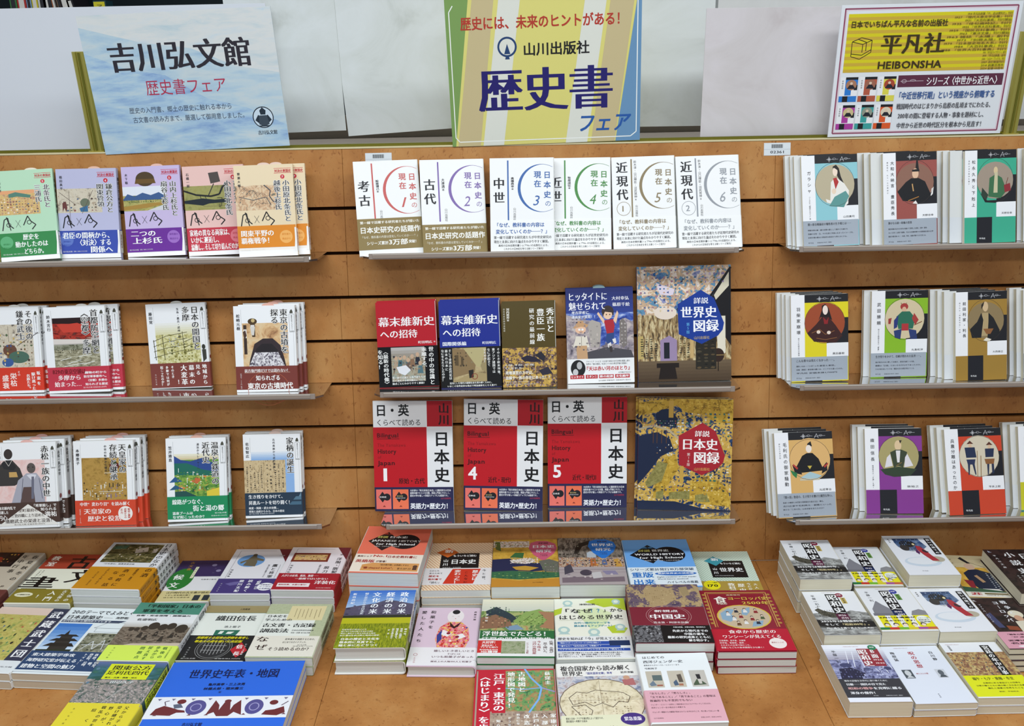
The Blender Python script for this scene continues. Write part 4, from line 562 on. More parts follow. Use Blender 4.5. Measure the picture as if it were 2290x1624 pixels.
SP['T9'] = "bg 2c6c3c\nR 0 0 100 56 @ukiyoe\nS 0 0 100 22 e4e0c8 d0d4c4 5\nP 2c3c44 6,22 20,14 40,26 56,40 30,44 10,40\nP 8ca85c 44,40 60,24 80,18 96,28 90,44 60,48\nP 8c6850 0,34 20,28 40,38 44,50 0,54\nP a87c5c 78,22 100,24 100,54 80,50 90,38\nP 7c98b0 34,50 50,46 60,54 40,56\nL 4c5c2c .8 54,44 72,26\nL 4c5c2c .8 62,46 84,28\nHS 4 57 96 12 f4f4f0 浮世絵でたどる！\nHB 4 67 96 8 f4f4f0 江戸の凹凸地形散歩\nVS 8 26 42 4 f4f4f0 深田智\nband 70 98 e9e9e8\nR 0 73 31 93 cc3430\nHB 5 74 26 6 f8f4f0 大好評！\nHB 5 79.5 26 4.4 f8f4f0 重版出来！！\nHB 4 83 27 3.4 f8f4f0 TVでも紹介\nHB 3 86 27 4.4 f8f4f0 amazon\nHB 4 89.4 27 5 f8f4f0 1位獲得\nR 31 74 62 94 @relief_map\nVM 96 73 93 5.6 4c3434 広重、北斎が\nVM 88 76 95 5.6 4c3434 見て描いた、\nVM 80 73 90 5 a03038 今も残る\nVM 74 74 95 5.6 a03038 江戸の高低差\nV 65 76 94 3.4 8c3038 ビジュアル満載"
SP['T10'] = "bg eeeede\nP b8cc34 44,6 60,0 100,0 100,22 90,18 82,14 70,16 56,10\nP dce8b8 30,20 60,16 80,26 70,44 50,56 40,40\nP b8cc34 0,20 12,16 10,26 0,30\nP b8cc34 70,50 84,46 98,52 92,60 76,60\n" + ''.join(f'C {x} {y} {r} b0ccc8\nC {x} {y} {r*.55:.1f} e4ecdc\nP b0ccc8 {x-r},{y+r*.9:.0f} {x-r*.5:.0f},{y+r*.5:.0f} {x+r*.5:.0f},{y+r*.5:.0f} {x+r},{y+r*.9:.0f}\n' for x,y,r in ((20,8,7),(88,6,6),(12,54,8),(52,58,8),(88,50,7))) + "HM 36 9 64 4.6 444448 津野田興一\nHB 6 18 54 11 2c2c30 「なぜ\nHB 50 18 68 11 2c84b8 ！？\nHB 68 18 96 9 2c2c30 」から\nHM 6 29 94 11 2c2c30 はじめる世界史\nL b8b8a0 .5 6,38 94,38\nHB 26 41 76 4.8 3c90a8 古代～現代70テーマを\nHB 26 46 80 4.8 3c90a8 読み解き＆アップデート！\nband 65 99 e9eaea\nHM 3 66.5 97 6.4 24242c 歴史を知れば「今」が見えてくる！！\nR 2 73 96 78 2c50a8\nR 2 78.5 84 83 2c50a8\nR 2 84 96 88 2c50a8\nHB 4 74 60 3.6 e8f0f8 「貴族のマスターシュタン＝オーメンは平均に間違い！？\nHB 4 79 60 3.6 e8f0f8 一番サムスー「古代の始まり」も間違い！？\nHB 4 84.6 90 3.2 e8f0f8 ハイドベルグとマリーアントワネットは「飢なし」！\nR 70 72 97 80 20345c\nHB 2 89.6 88 3 3c3c44 山川世界史教科書の著者ならではの深い知識と最新の研究成果を踏まえ、\nHB 2 92.4 84 3 3c3c44 様々な歴史上のテーマを、重要な写真も豊富とともにわかりやすく解説。\nHB 2 95.2 84 3 3c3c44 歴史が苦手だった人、もう一度勉強してみたい人におすすめです。"
SP['T11'] = "bg 7c2434\nR 0 0 100 42 @china_map\nP b09870 22,10 50,4 64,10 66,26 50,38 34,40 24,28\nP a08c68 72,6 84,4 86,20 76,22\nR 0 41 100 73 7c2434\nOE 50 56 30 18 .6 b88c8c\nOE 50 56 27 16 .5 b88c8c\nHB 32 46 64 5.6 f0e8e8 新視点\nHS 24 53 72 12 f4f0f0 中国史\nHM 28 65.5 74 4.6 e8dcdc 青木敦・阿部幸信編\nband 72 99.5 131316\nR 0 72 36 99 @dragon\nHB 52 74 94 3.2 e8e8e8 多様な民族、多様な地域、現代時代の\nHB 50 79 96 5.6 f4f4f4 先史から現代までの\nHB 64 84 96 5.6 f4f4f4 中国の姿を、\nHB 42 89 97 5.6 f4f4f4 最新の研究成果とともに\nHB 68 94 96 5.6 f4f4f4 解き明かす。"
SP['T12'] = "bg 8c1c30\n" + "L c09850 1.6 8,4 92,4 92,62\nL c09850 1.6 8,4 8,62\nL c09850 .8 11,6 89,6 89,62\nL c09850 .8 11,6 11,62\n" + ''.join(f'C 5 {y} 2.2 b08440\nC 95 {y} 2.2 b08440\n' for y in range(8,62,6)) + "E 50 46 36 20 d8b848\nE 50 46 34 18.6 c8b498\nP 8cacc4 20,40 32,32 40,34 34,42 40,48 30,54 20,50\nP 8cacc4 50,34 62,30 60,38 54,44 48,42\nP 8cacc4 60,54 74,52 70,60 56,62\n" + ''.join(f'C {x} {y} 2 3c2c2c\nC {x} {y+.8} 1.5 ecd8c4\nP {c} {x-3},{y+6} {x-2},{y+2} {x+2},{y+2} {x+3},{y+6}\n' for x,y,c in ((30,38,'e8e4e0'),(42,33,'2c3444'),(54,33,'e8e4e0'),(68,34,'8c2c30'),(36,46,'e8e4e0'),(46,42,'8c3038'),(60,46,'8c2c30'),(74,44,'4c5c3c'),(50,52,'e8e8e8'),(66,52,'2c2c3c'),(40,54,'6c4c34'))) + "H 36 8 56 3.4 e8d8b0 遠藤雅司\nHS 17 11 35 18 f4ece0 食\nHB 19 23 34 4 f0e0d0 で読む\nHM 36 12 92 9 e0c050 ヨーロッパ史\nHM 54 20 92 9 e0c050 2500年\nband 66 99 b81c34\nHM 22 67.5 84 8 f8f0ec 食卓から歴史の\nHM 12 75 88 8 f8f0ec ワンシーンが見えてくる\nHB 6 82.5 40 3.6 f4dcdc 王侯貴族、哲学者、文筆家\nHB 6 86 40 3.6 f4dcdc 科学者、音楽家、画家…\nHB 6 89.5 46 3.6 f4dcdc それぞれの立場で味わった、\nHB 6 93 62 3.6 f4dcdc 悲喜こもごもの食卓模様をひも解く！\nC 80 88 11 f0e4e0\nHB 72 86 88 3 a02030 巻末にレシピ"
SP['T13'] = "bg c02034\nR 38 2 98 62 @edo_map\nR 20 60 98 98 @edo_map_low\nL 7cb0e8 2.4 62,0 70,14 82,28 78,44 66,62\nL 7cb0e8 1.4 38,28 60,30 82,28\nL 9c94c8 2 82,28 98,34\nR 22 5 38 62 c02034\nVS 30 6 60 14 f8f4f4 江戸・東京の\nVS 13 6 96 13.5 f8f4f4 〈はじまり〉を歩く\nR 2 2 4 98 a89484\nVS 58 4 34 9.5 f8f8f4 古地図と\nVS 45 4 56 9.5 f8f8f4 地形図で発見！\nVS 90 4 24 7.6 f8f8f4 荻窪圭\nVS 94 63 85 7 f8f8f4 家康が\nVS 84 63 97 7 f8f8f4 入部する\nVS 74 63 97 7 f8f8f4 江戸はどう\nVS 63 63 97 7 f8f8f4 改造され\nVS 53 63 97 4 f8f8f4 明治になって江戸は\nVS 43 67 97 4 f8f8f4 どうなったのか\nVS 30 70 97 5 f8f8f4 知られざる"
SP['T14'] = "bg eceae4\nHM 5 4 92 10.5 202024 複合国家から読み解く\nHM 6 12 32 9.5 202024 世界史\nHB 34 14 68 4.6 5458a0 「国民国家史観」再考\nHM 78 13.5 94 4.4 34343a 岩井淳編\nR 0 20 100 78 @cloud_angel\nE 50 58 50 34 6c5c4c\nE 50 58 49 33 @world_map\nL 5c5044 .9 12,50 22,42 34,44 44,40 60,42 76,44 84,50 80,58 70,56 62,64 50,58 40,62 30,56 16,60 12,50\nL 5c5044 .9 14,62 30,60 38,68 34,78 24,74 14,62\nL 8c7c64 .4 50,26 50,80\nL 8c7c64 .4 2,54 98,54\nP b06c6c 78,26 92,24 94,34 80,34\nE 84 23 4 3 c89c80\nband 74 99 e0dfc0\nE 82 80 14 8 44307c\nHS 72 77 92 7 f0ecf4 緊急重版\nHM 6 76.5 50 4 3c3c34 欧米と日本・アジアを複合性によって結びつけ、\nHM 6 80 30 4 3c3c34 歴史総合へ考察する試み\nHM 5 88 66 8 3c3c34 果たして、ヨーロッパ史と"
SP['T15'] = "bg e8ecee\nHM 8 4 40 6 5c5c60 はじめての\nHM 8 10.5 64 6.6 54545a 西洋ジェンダー史\nHM 8 17 58 3.4 6c6c70 家族史からグローバル・ヒストリーまで\nHM 8 21.5 26 4.4 64646a 弓削尚子\nR 8 27 30 51 c0b8a8\nP 5c6c6c 16,33 29,33 29,41 16,41\nP 6c7c8c 10,46 16,41 20,48 12,49\nP a05c4c 20,47 28,47 28,49 20,49\nR 38 27 60 51 c4bcac\nP 5c544c 50,33 56,32 57,44 51,44\nP 4c6078 43,44 48,40 50,48 44,49\nP a87058 50,46 56,46 56,49 50,49\nR 68 27 90 51 c0bcb4\nP 4c5c48 70,47 76,40 84,44 88,48 70,49\nP 2c2c30 76,33 82,33 82,40 77,40\nP c8c4bc 77,40 82,40 82,47 78,47\nband 55 98 dca8b4\nHM 5 58 64 4.6 5c4048 「女らしさ」／「男らしさ」、\nHM 5 63 94 4.8 5c4048 「女であること」／「男であること」の意味は\nHM 5 68 62 4.8 5c4048 普遍的でも不変的でもない\nHM 5 74 86 3.2 6c4c54 ジェンダー・ヒストリーは何をして歴史家はどのようにアプローチしてきたのか。\nHM 5 78 50 3.2 6c4c54 西洋ジェンダー史の視点から考察する\nHB 5 84 92 3.2 5c4048 ジェンダー視座からの解説が求められている今だからこそ、手に取ってほしい一冊\nH 5 92 18 2.8 6c4c54 山川出版社\nH 66 92 94 2.8 6c4c54 定価2,200円（本体2,000円）"
def showa(dc, foot, y1, y2, tag_, tc):
    return f"bg e8eaee\nH 36 2.5 62 2.4 a05860 Heibonsha Library\nV 16 8 34 7.4 34343a 半藤一利\nR 40 7 62 54 141418\nR 40 54 62 68 {foot}\nVS 51 8 53 20 f4f4f4 昭和史\nHM 43 55 58 7 f0e8e8 {y1}\nHM 46 61 60 7 f0e8e8 {y2}\nC 66 10 7 {dc}\nHB 62 8 70 4 f4f0f0 新版\nR 65 16 74 30 {tag_}\nVB 69.5 17 29 4.6 34301c {tc}\n"
SP['U1'] = showa('8c2c44','5c2440','1926','1945','c8b060','戦前篇').replace('V 16 8', 'P @smoke 0,52 20,50 40,58 70,46 100,52 100,100 0,100\nP @battleship 6,44 14,40 22,46 42,52 48,62 30,62 14,56\nL 4c4a44 .8 14,40 16,33\nL 4c4a44 .8 10,38 20,36\nV 16 8') + "band 67 99.5 @smoke\nHS 6 68 94 7.6 f4f4f4 2025年は戦後80年、\nHS 10 75.5 36 7 f4f4f4 そして\nHS 38 75.5 94 7.4 d8c898 「昭和100年」。\nHB 10 84 94 5 f4f4f4 同じ過ちを繰り返さないために\nH 48 92 56 2.6 e0e0e0 平凡社\nH 68 92 92 2.4 e0e0e0 定価本体1,000円（税別）"
SP['U1'] = SP['U1'].replace('band 67 99.5 @smoke\n','band 67 99.5 4a4a48\nP 242424 0,67 30,70 60,68 100,72 100,84 60,88 20,84 0,80\nP @smoke 0,84 40,88 100,84 100,99 0,99\n')
SP['U2'] = showa('34409c','1c2c58','1945','1989','6c9c4c','戦後篇').replace('V 16 8', 'P 84848c 6,66 8,50 16,40 22,32 24,32 30,40 40,50 44,66\nR 4 60 46 70 74747c\nP 8c8c90 70,66 76,56 90,52 100,56 100,66\nV 16 8') + "band 66 97 e8e020\n" + ''.join(f'P f0f0ec {x},66 {x+9},66 {x+9},92 {x},92\n' for x in (0,22,42,62)) + "HB 10 69 74 5 2c2c28 6月には漫画が\nHB 16 76 74 5 2c2c28 水木で刊します！\nC 86 76 12 f0f4ec\nHB 76 72 96 3 3c7c4c コミック版\nHB 76 76 96 3 3c3c38 昭和史の\nHB 76 80 96 3 3c3c38 決定版\n" + ''.join(f'C {x} 86 5 3c3834\nC {x} 87 3.8 f0dcc8\n' for x in (16,32,48,64,80)) + ''.join(f'R {x} 92 {x+17} 97 {c}\n' for x,c in ((0,'2c7c4c'),(16.6,'c83c34'),(33.2,'78b83c'),(49.8,'d8c83c'),(66.4,'a858a0'),(83,'c86848')))
SP['U3'] = "bg e8eaf0\nH 30 2.5 56 2.4 8c7880 Heibonsha Library\nVS 8 8 20 3.6 34343a 葛城梓\nP 34486c 16,8 70,8 70,26 40,30 18,24\nP @ink_wash 16,16 70,12 76,30 60,40 30,40 18,30\nE 40 22 16 9 2c2c2c\nE 30 32 9 8 3c3a3a\nO 42 36 9 .8 4c4038\nO 54 38 8 .8 4c4038\nE 46 68 36 12 ccd8e4\nE 46 66 30 9 e6e9ee\nE 78 62 14 7 b8b09c\nE 53 22 4 3.6 2c2420\nE 52 23.6 2.6 2.6 e4d4a8\nP b03840 54,27 62,29 68,40 72,52 80,66 66,66 58,52 52,38\nP 5c2c5c 50,36 54,44 50,50 46,44\nP 3c3038 62,36 72,44 66,46 60,42\nR 82 8 94 50 1c1c20\nVS 88 9 49 8 f0f0f0 想いの果ての\nHB 30 90 42 2.6 5c5c60 平凡社"
SP['U4'] = "bg b8a884\nR 0 0 100 100 @gold_leaf\nS 0 0 100 30 b8a884 c8b894 3\nVM 8 8 34 4 4c4030 みちのおく\nVM 14 6 34 4 4c4030 源義家\nP 1c1c20 34,8 42,4 56,20 48,20\nE 48 28 12 8 c8a890\nL 24242c 1.2 46,14 86,30\nP 20283c 24,44 40,36 60,34 90,44 100,60 94,84 40,86 26,66\nP b08c68 44,50 52,48 62,64 54,66\nVS 76 42 78 4.4 e0e4ec 王朝の夢と武士の世\nVS 84 46 80 4.4 e0e4ec 上横手の歴史探訪\nP 8c2c34 14,60 34,62 30,82 20,80\nP dcd8d4 44,80 80,80 90,88 40,90\nP 3c5c44 0,76 20,78 100,86 100,92 0,90\nband 88 99 e4e0d4\nHS 8 89 34 12 b03038 涯\nR 40 90 96 93 6c5c34\nHB 42 94 92 3 4c4434 平安後期を駆け抜けた武人の生涯"
SP['U5'] = "bg 241014\nR 0 0 100 100 @dark_paint\nHB 6 3 0 8 d0d8f0 h.\nVM 12 12 46 6 d8d4d4 平凡社文庫\nVS 40 4 60 20 e4e4e4 小説史\nVS 66 2 60 20 e4e4e4 日本\nVB 30 60 90 4 c8c4c4 愛しき人は時に\nVB 22 60 90 4 c8c4c4 名作を書かせる"
SP['U9'] = "bg 241c20\nR 0 0 100 68 @dark_paint\nHB 6 3 0 8 e8e8ec h.\nVM 12 12 50 6 c8c4c8 マイケル・ハワード\nVS 62 4 36 12 e8e8ec 戦争と\nVS 46 6 50 12 e8e8ec ヨーロッパ\nE 66 34 14 8 dcd4bc\nE 66 42 8 6 c89c80\nP d8d0bc 54,48 80,46 92,60 88,68 52,68\nP 8c4830 30,56 50,58 52,66 30,64\nP 44486c 8,34 20,30 26,60 14,60\nband 68 99 d89cac\nHB 14 72 96 4.6 4c2c38 「戦争の歴史は西洋の歴史\nHB 20 77 80 4 4c2c38 である」\nHB 10 83 96 5.4 3c2430 泥濘は日々変わる\nHB 10 88 96 5.4 3c2430 名論に残る\nE 60 95 40 2.4 f0e8ec"
SP['U11'] = "bg e6e8f2\nH 36 3 62 2.4 a05860 Heibonsha Library\nS 0 8 100 30 dcdfea a4a0b4 6\nR 0 28 100 62 @soldiers\n" + ''.join(f'L e4e6f2 1.3 {a},{b} {c},{d}\n' for a,b,c,d in ((36,12,30,36),(46,13,38,42),(54,20,54,44),(68,40,74,50),(84,38,88,52),(94,30,98,46))) + "E 24 38 10 4 44486c\nE 56 45 6 3 54587c\nE 70 40 8 4 7c80a8\nE 90 44 6 3 44486c\nP 2c2c44 10,44 30,42 50,52 40,62 6,62\nV 15 10 34 7.6 34343a 半藤一利\nR 56 8 92 40 94303c\nVS 64 9 40 16 f4f0f0 昭和史\nVS 81 9 26 12 f4f0f0 B面\nHM 74 27 90 5.4 f0d8d8 1926\nHM 75 33 91 5.4 f0d8d8 1945\nC 84 6 7 2c7c58\nHB 80 4.4 88 3.6 f4f4f0 新版\nband 62 93 3a3a40\nHM 8 64 78 4.4 e8e8ec 戦争の記憶を次世代に語り継ぐために\nHS 8 69.5 72 6 f0f0f4 日銀──国民の目で見た\nHS 8 76 48 6.6 e0a8a8 昭和の戦争\nHS 48 76 94 6.6 f0f0f4 を克明に綴る\nHS 8 83.5 52 6.6 f0f0f4 渾身の傑作！\nH 42 89.6 50 2.6 e0e0e4 平凡社\nH 62 89.6 90 2.4 e0e0e4 定価本体1,500円（税別）"
SP['U11'] += "\n"
SP['U12'] = "bg dde2ee\nH 22 3 46 2.4 a05860 Heibonsha Library\nVM 14 10 28 7.6 38383e 梅原猛\nVM 46 10 41 10.5 b02c38 呪の思想\nVM 80 10 28 7.6 38383e 白川静\nR 11 43 27 58 4c545c\nE 19 49 5 5 c8ccd0\nP c8ccd0 13,57 17,54 22,54 26,57\nR 66 43 82 58 c8ccd4\nE 74 49 4.6 4.6 5c646c\nP 4c545c 68,57 71,53 78,53 81,57\nHM 32 49 52 3.6 b04850 神と人との間\nVM 46 84 91 2.8 4c4c54 平凡社"
SP['U13'] = "bg e4e6ec\nH 8 3.5 32 2.4 a05860 Heibonsha Library\nVM 12 6 16 4.4 38383e 佐伯有清\nR 0 19 100 62 @banquet\nR 66 6 82 62 1c1c1c\nVS 74 7 61 11 f4f4f4 宮廷の年中行事\nband 62 98 dce020\nHM 12 65 80 8 34341c 端午・七夕・重陽・冬至\nHB 24 74 86 3.8 3c3c20 五節供に彩る宮廷びとの四季を\nHB 10 78.5 94 3.8 3c3c20 公家の暦とともに読み解く文化史の名著、\nHB 26 83 84 3.8 3c3c20 儀礼と遊宴の世界をたどる\nH 40 89 72 3.4 3c3c20 解説：平田邦夫"
# ------------------------------------------------------------------ finer picture detail, inserted under the titles of the designs
SP['U6'], SP['U7'], SP['U8'] = SP['U1'], SP['U2'], SP['U3']
def under(k, mark, extra):
    assert mark in SP[k], (k, mark)
    SP[k] = SP[k].replace(mark, extra + '\n' + mark, 1)
under('L11', 'P 222', '') if False else None
T_TITLE = 'VH 87 17'
under('L11', T_TITLE, "P e0a070 0,22 74,22 74,26 0,26\nQ 2 30 72 48 14 6 3 5c4038,8c5c4c,3c3c50,b06c54,e8d8c0,6c7c8c .75\nP 4c7c6c 22,26 34,24 60,28 58,31 36,29 22,30")
under('L12', T_TITLE, "Q 2 32 72 48 12 5 5 4c3c38,8c4c44,5c6c5c,3c5c84,d8ccb8,7c6c5c .6\nE 46 38 8 5 6c7460\nP 6c3c38 8,38 14,36 16,43 14,48 11,43 8,48\nP 3c6c94 36,44 50,41 50,48 38,48\nL 5c4c44 .7 4,26 30,40\nL 5c4c44 .6 20,24 20,60\nL 5c4c44 .6 60,24 40,50")
under('L13', T_TITLE, "P a8843c 0,44 40,41 74,40 74,42 40,46 0,48\nP d0d0d4 40,49 74,42 74,49\nQ 0 36 74 40 18 2 7 2c3c24,4c5c2c,6c7c3c .8\n" + ''.join(f"L 8c7434 .5 {x},{8+abs(x-40)*.3:.1f} {x},19\n" for x in range(28, 54, 4)).strip())
under('L14', T_TITLE, "L 2c2c20 1 26,33 34,33 36,37 28,37 26,33\nL 2c2c20 1 54,36 62,36 60,45 56,46\nL 6c5c34 .5 30,45 70,45\nL 6c5c34 .5 66,36 66,48")
under('L15', T_TITLE, ''.join(f"L 7c6c5c .5 {6+i*6},{30+i} {14+i*6},{25+i} {24+i*6},{29+i} {30+i*6},{38+i} {22+i*5},{46-i}\n" for i in range(6)).strip())
under('L21', 'VH 81', "Q 14 30 86 68 12 9 11 4c3c34,7c5c3c,5c6c4c,3c5c94,c8a860,e0d8c8 .6\nL 3c3430 1 60,44 96,30\nL 5c4c40 .5 20,24 22,68\nL 5c4c40 .5 44,22 44,40")
under('L22', 'VH 81', "Q 14 49 86 54 20 2 4 3c3c2c,6c6850 .8\nP c84030 20,20 50,18 70,24 60,30 30,30\nP 240c0c 13,13 87,13 87,17 40,20 13,19\nP dcd4cc 13,37 87,39 87,43 13,43")
under('L23', 'VH 81', "Q 30 46 86 68 10 6 6 7c7838,a8a05c,c8c080,5c6034 .7\nQ 34 40 52 52 5 4 9 9098a8,b8c0c8 .7\nL 4c4820 .8 58,46 80,40\nL 4c4820 .8 58,52 82,47\nL 4c4820 .8 58,58 82,54")
under('L24', 'VH 81', "P 4c3428 14,30 18,28 20,34 16,40\nC 31 17 3 c8b078\nP d8d4cc 26,24 34,24 32,34 28,34")
under('L31', 'VH 81', "P 2c2a2c 10,24 14,21 26,21 34,28 30,32 14,30\nL c8c0b8 .8 16,20 22,27 28,20\nL 5c5c6c .8 44,42 40,66\nL 5c5c6c .8 70,42 74,66\nP 6c6c7c 58,40 62,40 60,66 56,66\nC 54 29 1 2c2420\nC 61 29 1 2c2420")
under('L32', 'VH 81', "Q 14 48 86 70 16 7 13 4c3c24,d8d0bc,8c7898,6c5c34,c8b890,e4dccc .45\nQ 53 25 60 36 2 5 2 5c4420,7a5c2c .7\nQ 75 25 85 36 3 5 8 5c4420,7a5c2c .7")
under('L33', 'VH 81', "Q 16 40 86 56 13 7 15 3c7c3c,6ca048,a8b848,e8e0c8,5c8c3c .6\nQ 14 54 70 64 13 5 16 d87840,e8a868,f0e8dc,a85030,5c8c44 .75\nL e8f0e8 .9 20,36 20,41\nL e8f0e8 .9 44,40 44,45\nL e8f0e8 .9 60,44 60,50\nL e8f0e8 .9 34,48 34,54")
under('L34', 'VH 81', ''.join(f"Q {x} {y} {x+4.5} 69 1 {n} {x} 4c4438,5c5040,3c342c .85\n" for x, y, n in ((3,38,14),(9,36,15),(16,40,12),(22,42,11),(28,36,15),(38,35,9),(44,36,8),(52,40,12),(58,35,16),(65,40,13))).strip())
under('C23', 'VS 90', '') if False else None
SP['C23'] = SP['C23'].replace('P 2c2838 34,65', "Q 0 55 100 99 18 14 21 c8a04c,e0b85c,5c4038,8c7894,2c2434,a88c8c .7\nP 2c2838 34,65", 1)
under('C25', 'P 1c3c94 68', "Q 2 2 64 40 15 12 23 5c94b0,e8dcd4,c89c80,3c6c94,a87c8c,d8c4a0,4c5c94 .7\nQ 66 2 94 16 6 4 24 c8b8d0,8c7ca0,6c6c4c .7\nQ 2 62 22 80 4 9 25 3c3c34,6c6450,24241c .95\nQ 44 62 56 80 3 9 26 8c7c50,5c5034,3c3c34 .95\nR 62 62 84 90 2c2820\nQ 62 62 84 90 3 10 27 4c4434,1c1a16,5c4c34 .9\nL 8c7448 .8 62,62 84,52\nE 23 62 0.4 0.4 e8d8b0")
SP['C34'] = SP['C34'].replace('R 32 2 37 17 c8a048', "Q 40 12 98 34 12 8 31 1c2c54,2c4474,e4e4dc,8c94a0,c8a048,3c6c5c .85\nQ 44 56 98 74 12 7 32 1c2c4c,2c4474,e4e4dc,8c9c90,141c38,3c6c5c .9\nQ 0 19 44 25 24 3 33 e8e4d8,3c5c8c,c86c4c,3c7c5c,2c2c34 .85\nQ 16 40 40 50 8 4 34 4c7cac,e0dccc,8c6c4c .4\nQ 0 78 98 83 24 2 35 e8e4d8,3c4c7c,b86c4c,2c3c34 .6\nQ 40 2 98 11 14 5 36 b88c2c,d8b048,a87c24 .8\nQ 56 72 96 92 11 7 37 b88c2c,d8b858,e0c068 .7\nR 32 2 37 17 c8a048", 1)
under('C24', 'HM 3 4', "Q 1 30 30 52 5 6 41 b0a4ac,8c8088,5c5460,c8c0bc .85\nQ 34 38 48 60 3 5 42 c8bcb4,98908c .6\nQ 80 36 90 60 2 6 43 a8a09c,c8c0b8 .7\nQ 0 56 100 66 18 3 44 6c6468,8c8484 .4\nC 60 28 .9 2c2020\nC 65 28 .9 2c2020\nC 19 43 1.6 f4f4f4\nC 24 43 1.6 f4f4f4\nL 7c5040 .7 19,45.5 24,45.5")
under('C21', 'VM 89', "Q 24 62 76 84 10 6 51 5c6c70,8c7c6c,c0a890,34343c,a88c74 .5\nP e4e4e8 30,76 46,74 54,80 44,86 34,83")
under('C22', 'VM 96', "Q 22 58 54 76 7 5 52 5c4c38,8c7c5c,3c3428 .5\nP a89468 20,92 56,82 76,84 76,93 20,93\nP 282420 46,80 54,79 54,88 47,89\nO 56 87 5 1 8a3428")
SP['S3'] = SP['S3'].replace('R 84 0', "Q 8 8 82 42 14 8 61 c8b8a8,3c3820,5c6c4c,8c7c54,a89c84,2c2c1c .5\nR 84 0", 1)
SP['S6'] = SP['S6'].replace('VM 88 24', "Q 12 18 66 31 13 4 62 c8804c,5c1c1c,e0b888,3c3c50 .7\nVM 88 24", 1)
SP['S7'] = SP['S7'].replace('VS 88 3', "Q 2 16 74 78 11 10 63 4c6c8c,5c8c5c,3c4c2c,b85c44,d8c888,2c2c24 .35\nVS 88 3", 1)
SP['S8'] = SP['S8'].replace('L d8dce0 1 60', "Q 54 41 98 67 9 6 64 4c5448,8c8c7c,b8b8a8,2c3028 .7\nL d8dce0 1 60", 1)
SP['S9'] = SP['S9'].replace('P c8b8a8 30', "Q 10 50 98 68 18 5 65 2c2620,5c4c40,8c7c6c,3c3430 .6\nP c8b8a8 30", 1)
SP['S11'] = SP['S11'].replace('R 20 3 84', "Q 0 36 100 64 30 16 66 b8acb0,d0c8c8,6c6c70,3c5c54,8c8488 .7\nQ 0 8 100 34 9 5 67 3c6c5c,2c5448,5c7c94 .4\nR 20 3 84", 1)
SP['S1'] = SP['S1'].replace('C 40 16', "Q 32 2 66 22 7 4 68 4c1c18,c8683c,2c1c2c,e0b050 .4\nC 40 16", 1)
SP['T3'] = SP['T3'].replace('P d0607c', "Q 2 3 54 16 12 4 71 f0e8e0,e0c8c0,6c8c54,d8b060 .6\nQ 26 40 70 54 11 4 72 f4ece8,e0ccc4,8c9c7c .8\nQ 2 72 98 84 16 3 73 2c5c3c,4c7c4c,7c9c5c .7\nQ 74 52 98 72 6 6 74 8c8c80,4c5448,a8a898,5c7c4c .8\nP d0607c", 1)
SP['T4'] = SP['T4'].replace('P 2c78d0', "Q 0 44 100 62 18 4 75 8c5c4c,c8b49c,4c5c7c,d8a050,3c3434,a8a0a8,5c6c4c .85\nQ 0 4 34 44 6 9 76 6c6458,8c8474,3c3830 .7\nQ 10 72 90 92 10 4 77 6c5c6c,8c7c8c,c8bcbc .35\nP 2c78d0", 1)
SP['T9'] = SP['T9'].replace('HS 4 57', "Q 46 28 92 46 9 5 81 b0c074,6c8c3c,4c6c34 .5\nQ 2 30 40 52 9 6 82 a87858,6c4c3c,4c5c3c,c8a078 .7\nQ 10 14 40 26 7 4 83 3c4c54,4c6c54 .7\nHS 4 57", 1)
SP['T11'] = SP['T11'].replace('R 0 41 100', "Q 24 10 64 36 14 9 84 a08860,c0aa80,8c7450 .6\nQ 0 0 22 40 5 9 85 5c4c60,8c7c6c,a89470 .6\nQ 68 18 100 40 7 6 86 5c4c60,a89470,c0aa80 .5\nR 0 41 100", 1).replace('HB 52 74', "Q 1 73 35 98 9 7 87 8c8c90,4c4c50,b0b0b4,2c2c30 .6\nHB 52 74", 1)
SP['T13'] = SP['T13'].replace('L 7cb0e8 2.4', "Q 38 3 97 60 14 12 88 4c8c5c,7cac6c,b08c5c,5c9c7c,8c7050 .7\nQ 22 62 97 97 16 8 89 8c746c,b8a49c,6c544c,c8b8a8 .7\nL 7cb0e8 2.4", 1)
SP['T14'] = SP['T14'].replace('L 5c5044 .9 12,50', "Q 16 44 82 58 14 6 90 b8a888,8c7c64,d0c4a4,a08c70 .75\nQ 16 60 36 74 5 5 91 b8a888,8c7c64,d0c4a4 .8\nQ 60 62 84 74 7 4 92 b8a888,8c7c64 .6\nL 5c5044 .9 12,50", 1)
SP['T8'] = SP['T8'].replace('P 34408c 36', "Q 38 34 82 70 8 8 93 e8a0b0,f0d858,b82c2c,f4ece0,3c4c9c,8c2c3c .55\nP 34408c 36", 1)
SP['T7'] = SP['T7'].replace('VS 84 3', "Q 0 26 100 46 12 4 94 3c3850,64607c,504c68 .35\nVS 84 3", 1)
for k in ('U1', 'U6'): SP[k] = SP[k].replace('V 16 8', "Q 8 44 44 60 8 5 95 3c3c34,5c584c,7c786c,24241e .8\nQ 50 54 98 66 9 3 96 8c8c88,b0b0ac,6c6c68 .6\nV 16 8", 1)
SP['U13'] = SP['U13'].replace('R 66 6 82', "Q 0 20 66 61 16 10 97 8c5c4c,c8a860,5c3c38,d8c88c,3c4c5c,a87c5c .75\nR 66 6 82", 1)
SP['U11'] = SP['U11'].replace('V 15 10', "Q 40 44 100 61 14 4 98 6c70a0,a0a4cc,3c3c60,c8cce8 .75\nQ 8 40 44 60 8 5 99 5c5c88,3c3c5c,8088b0 .6\nV 15 10", 1)
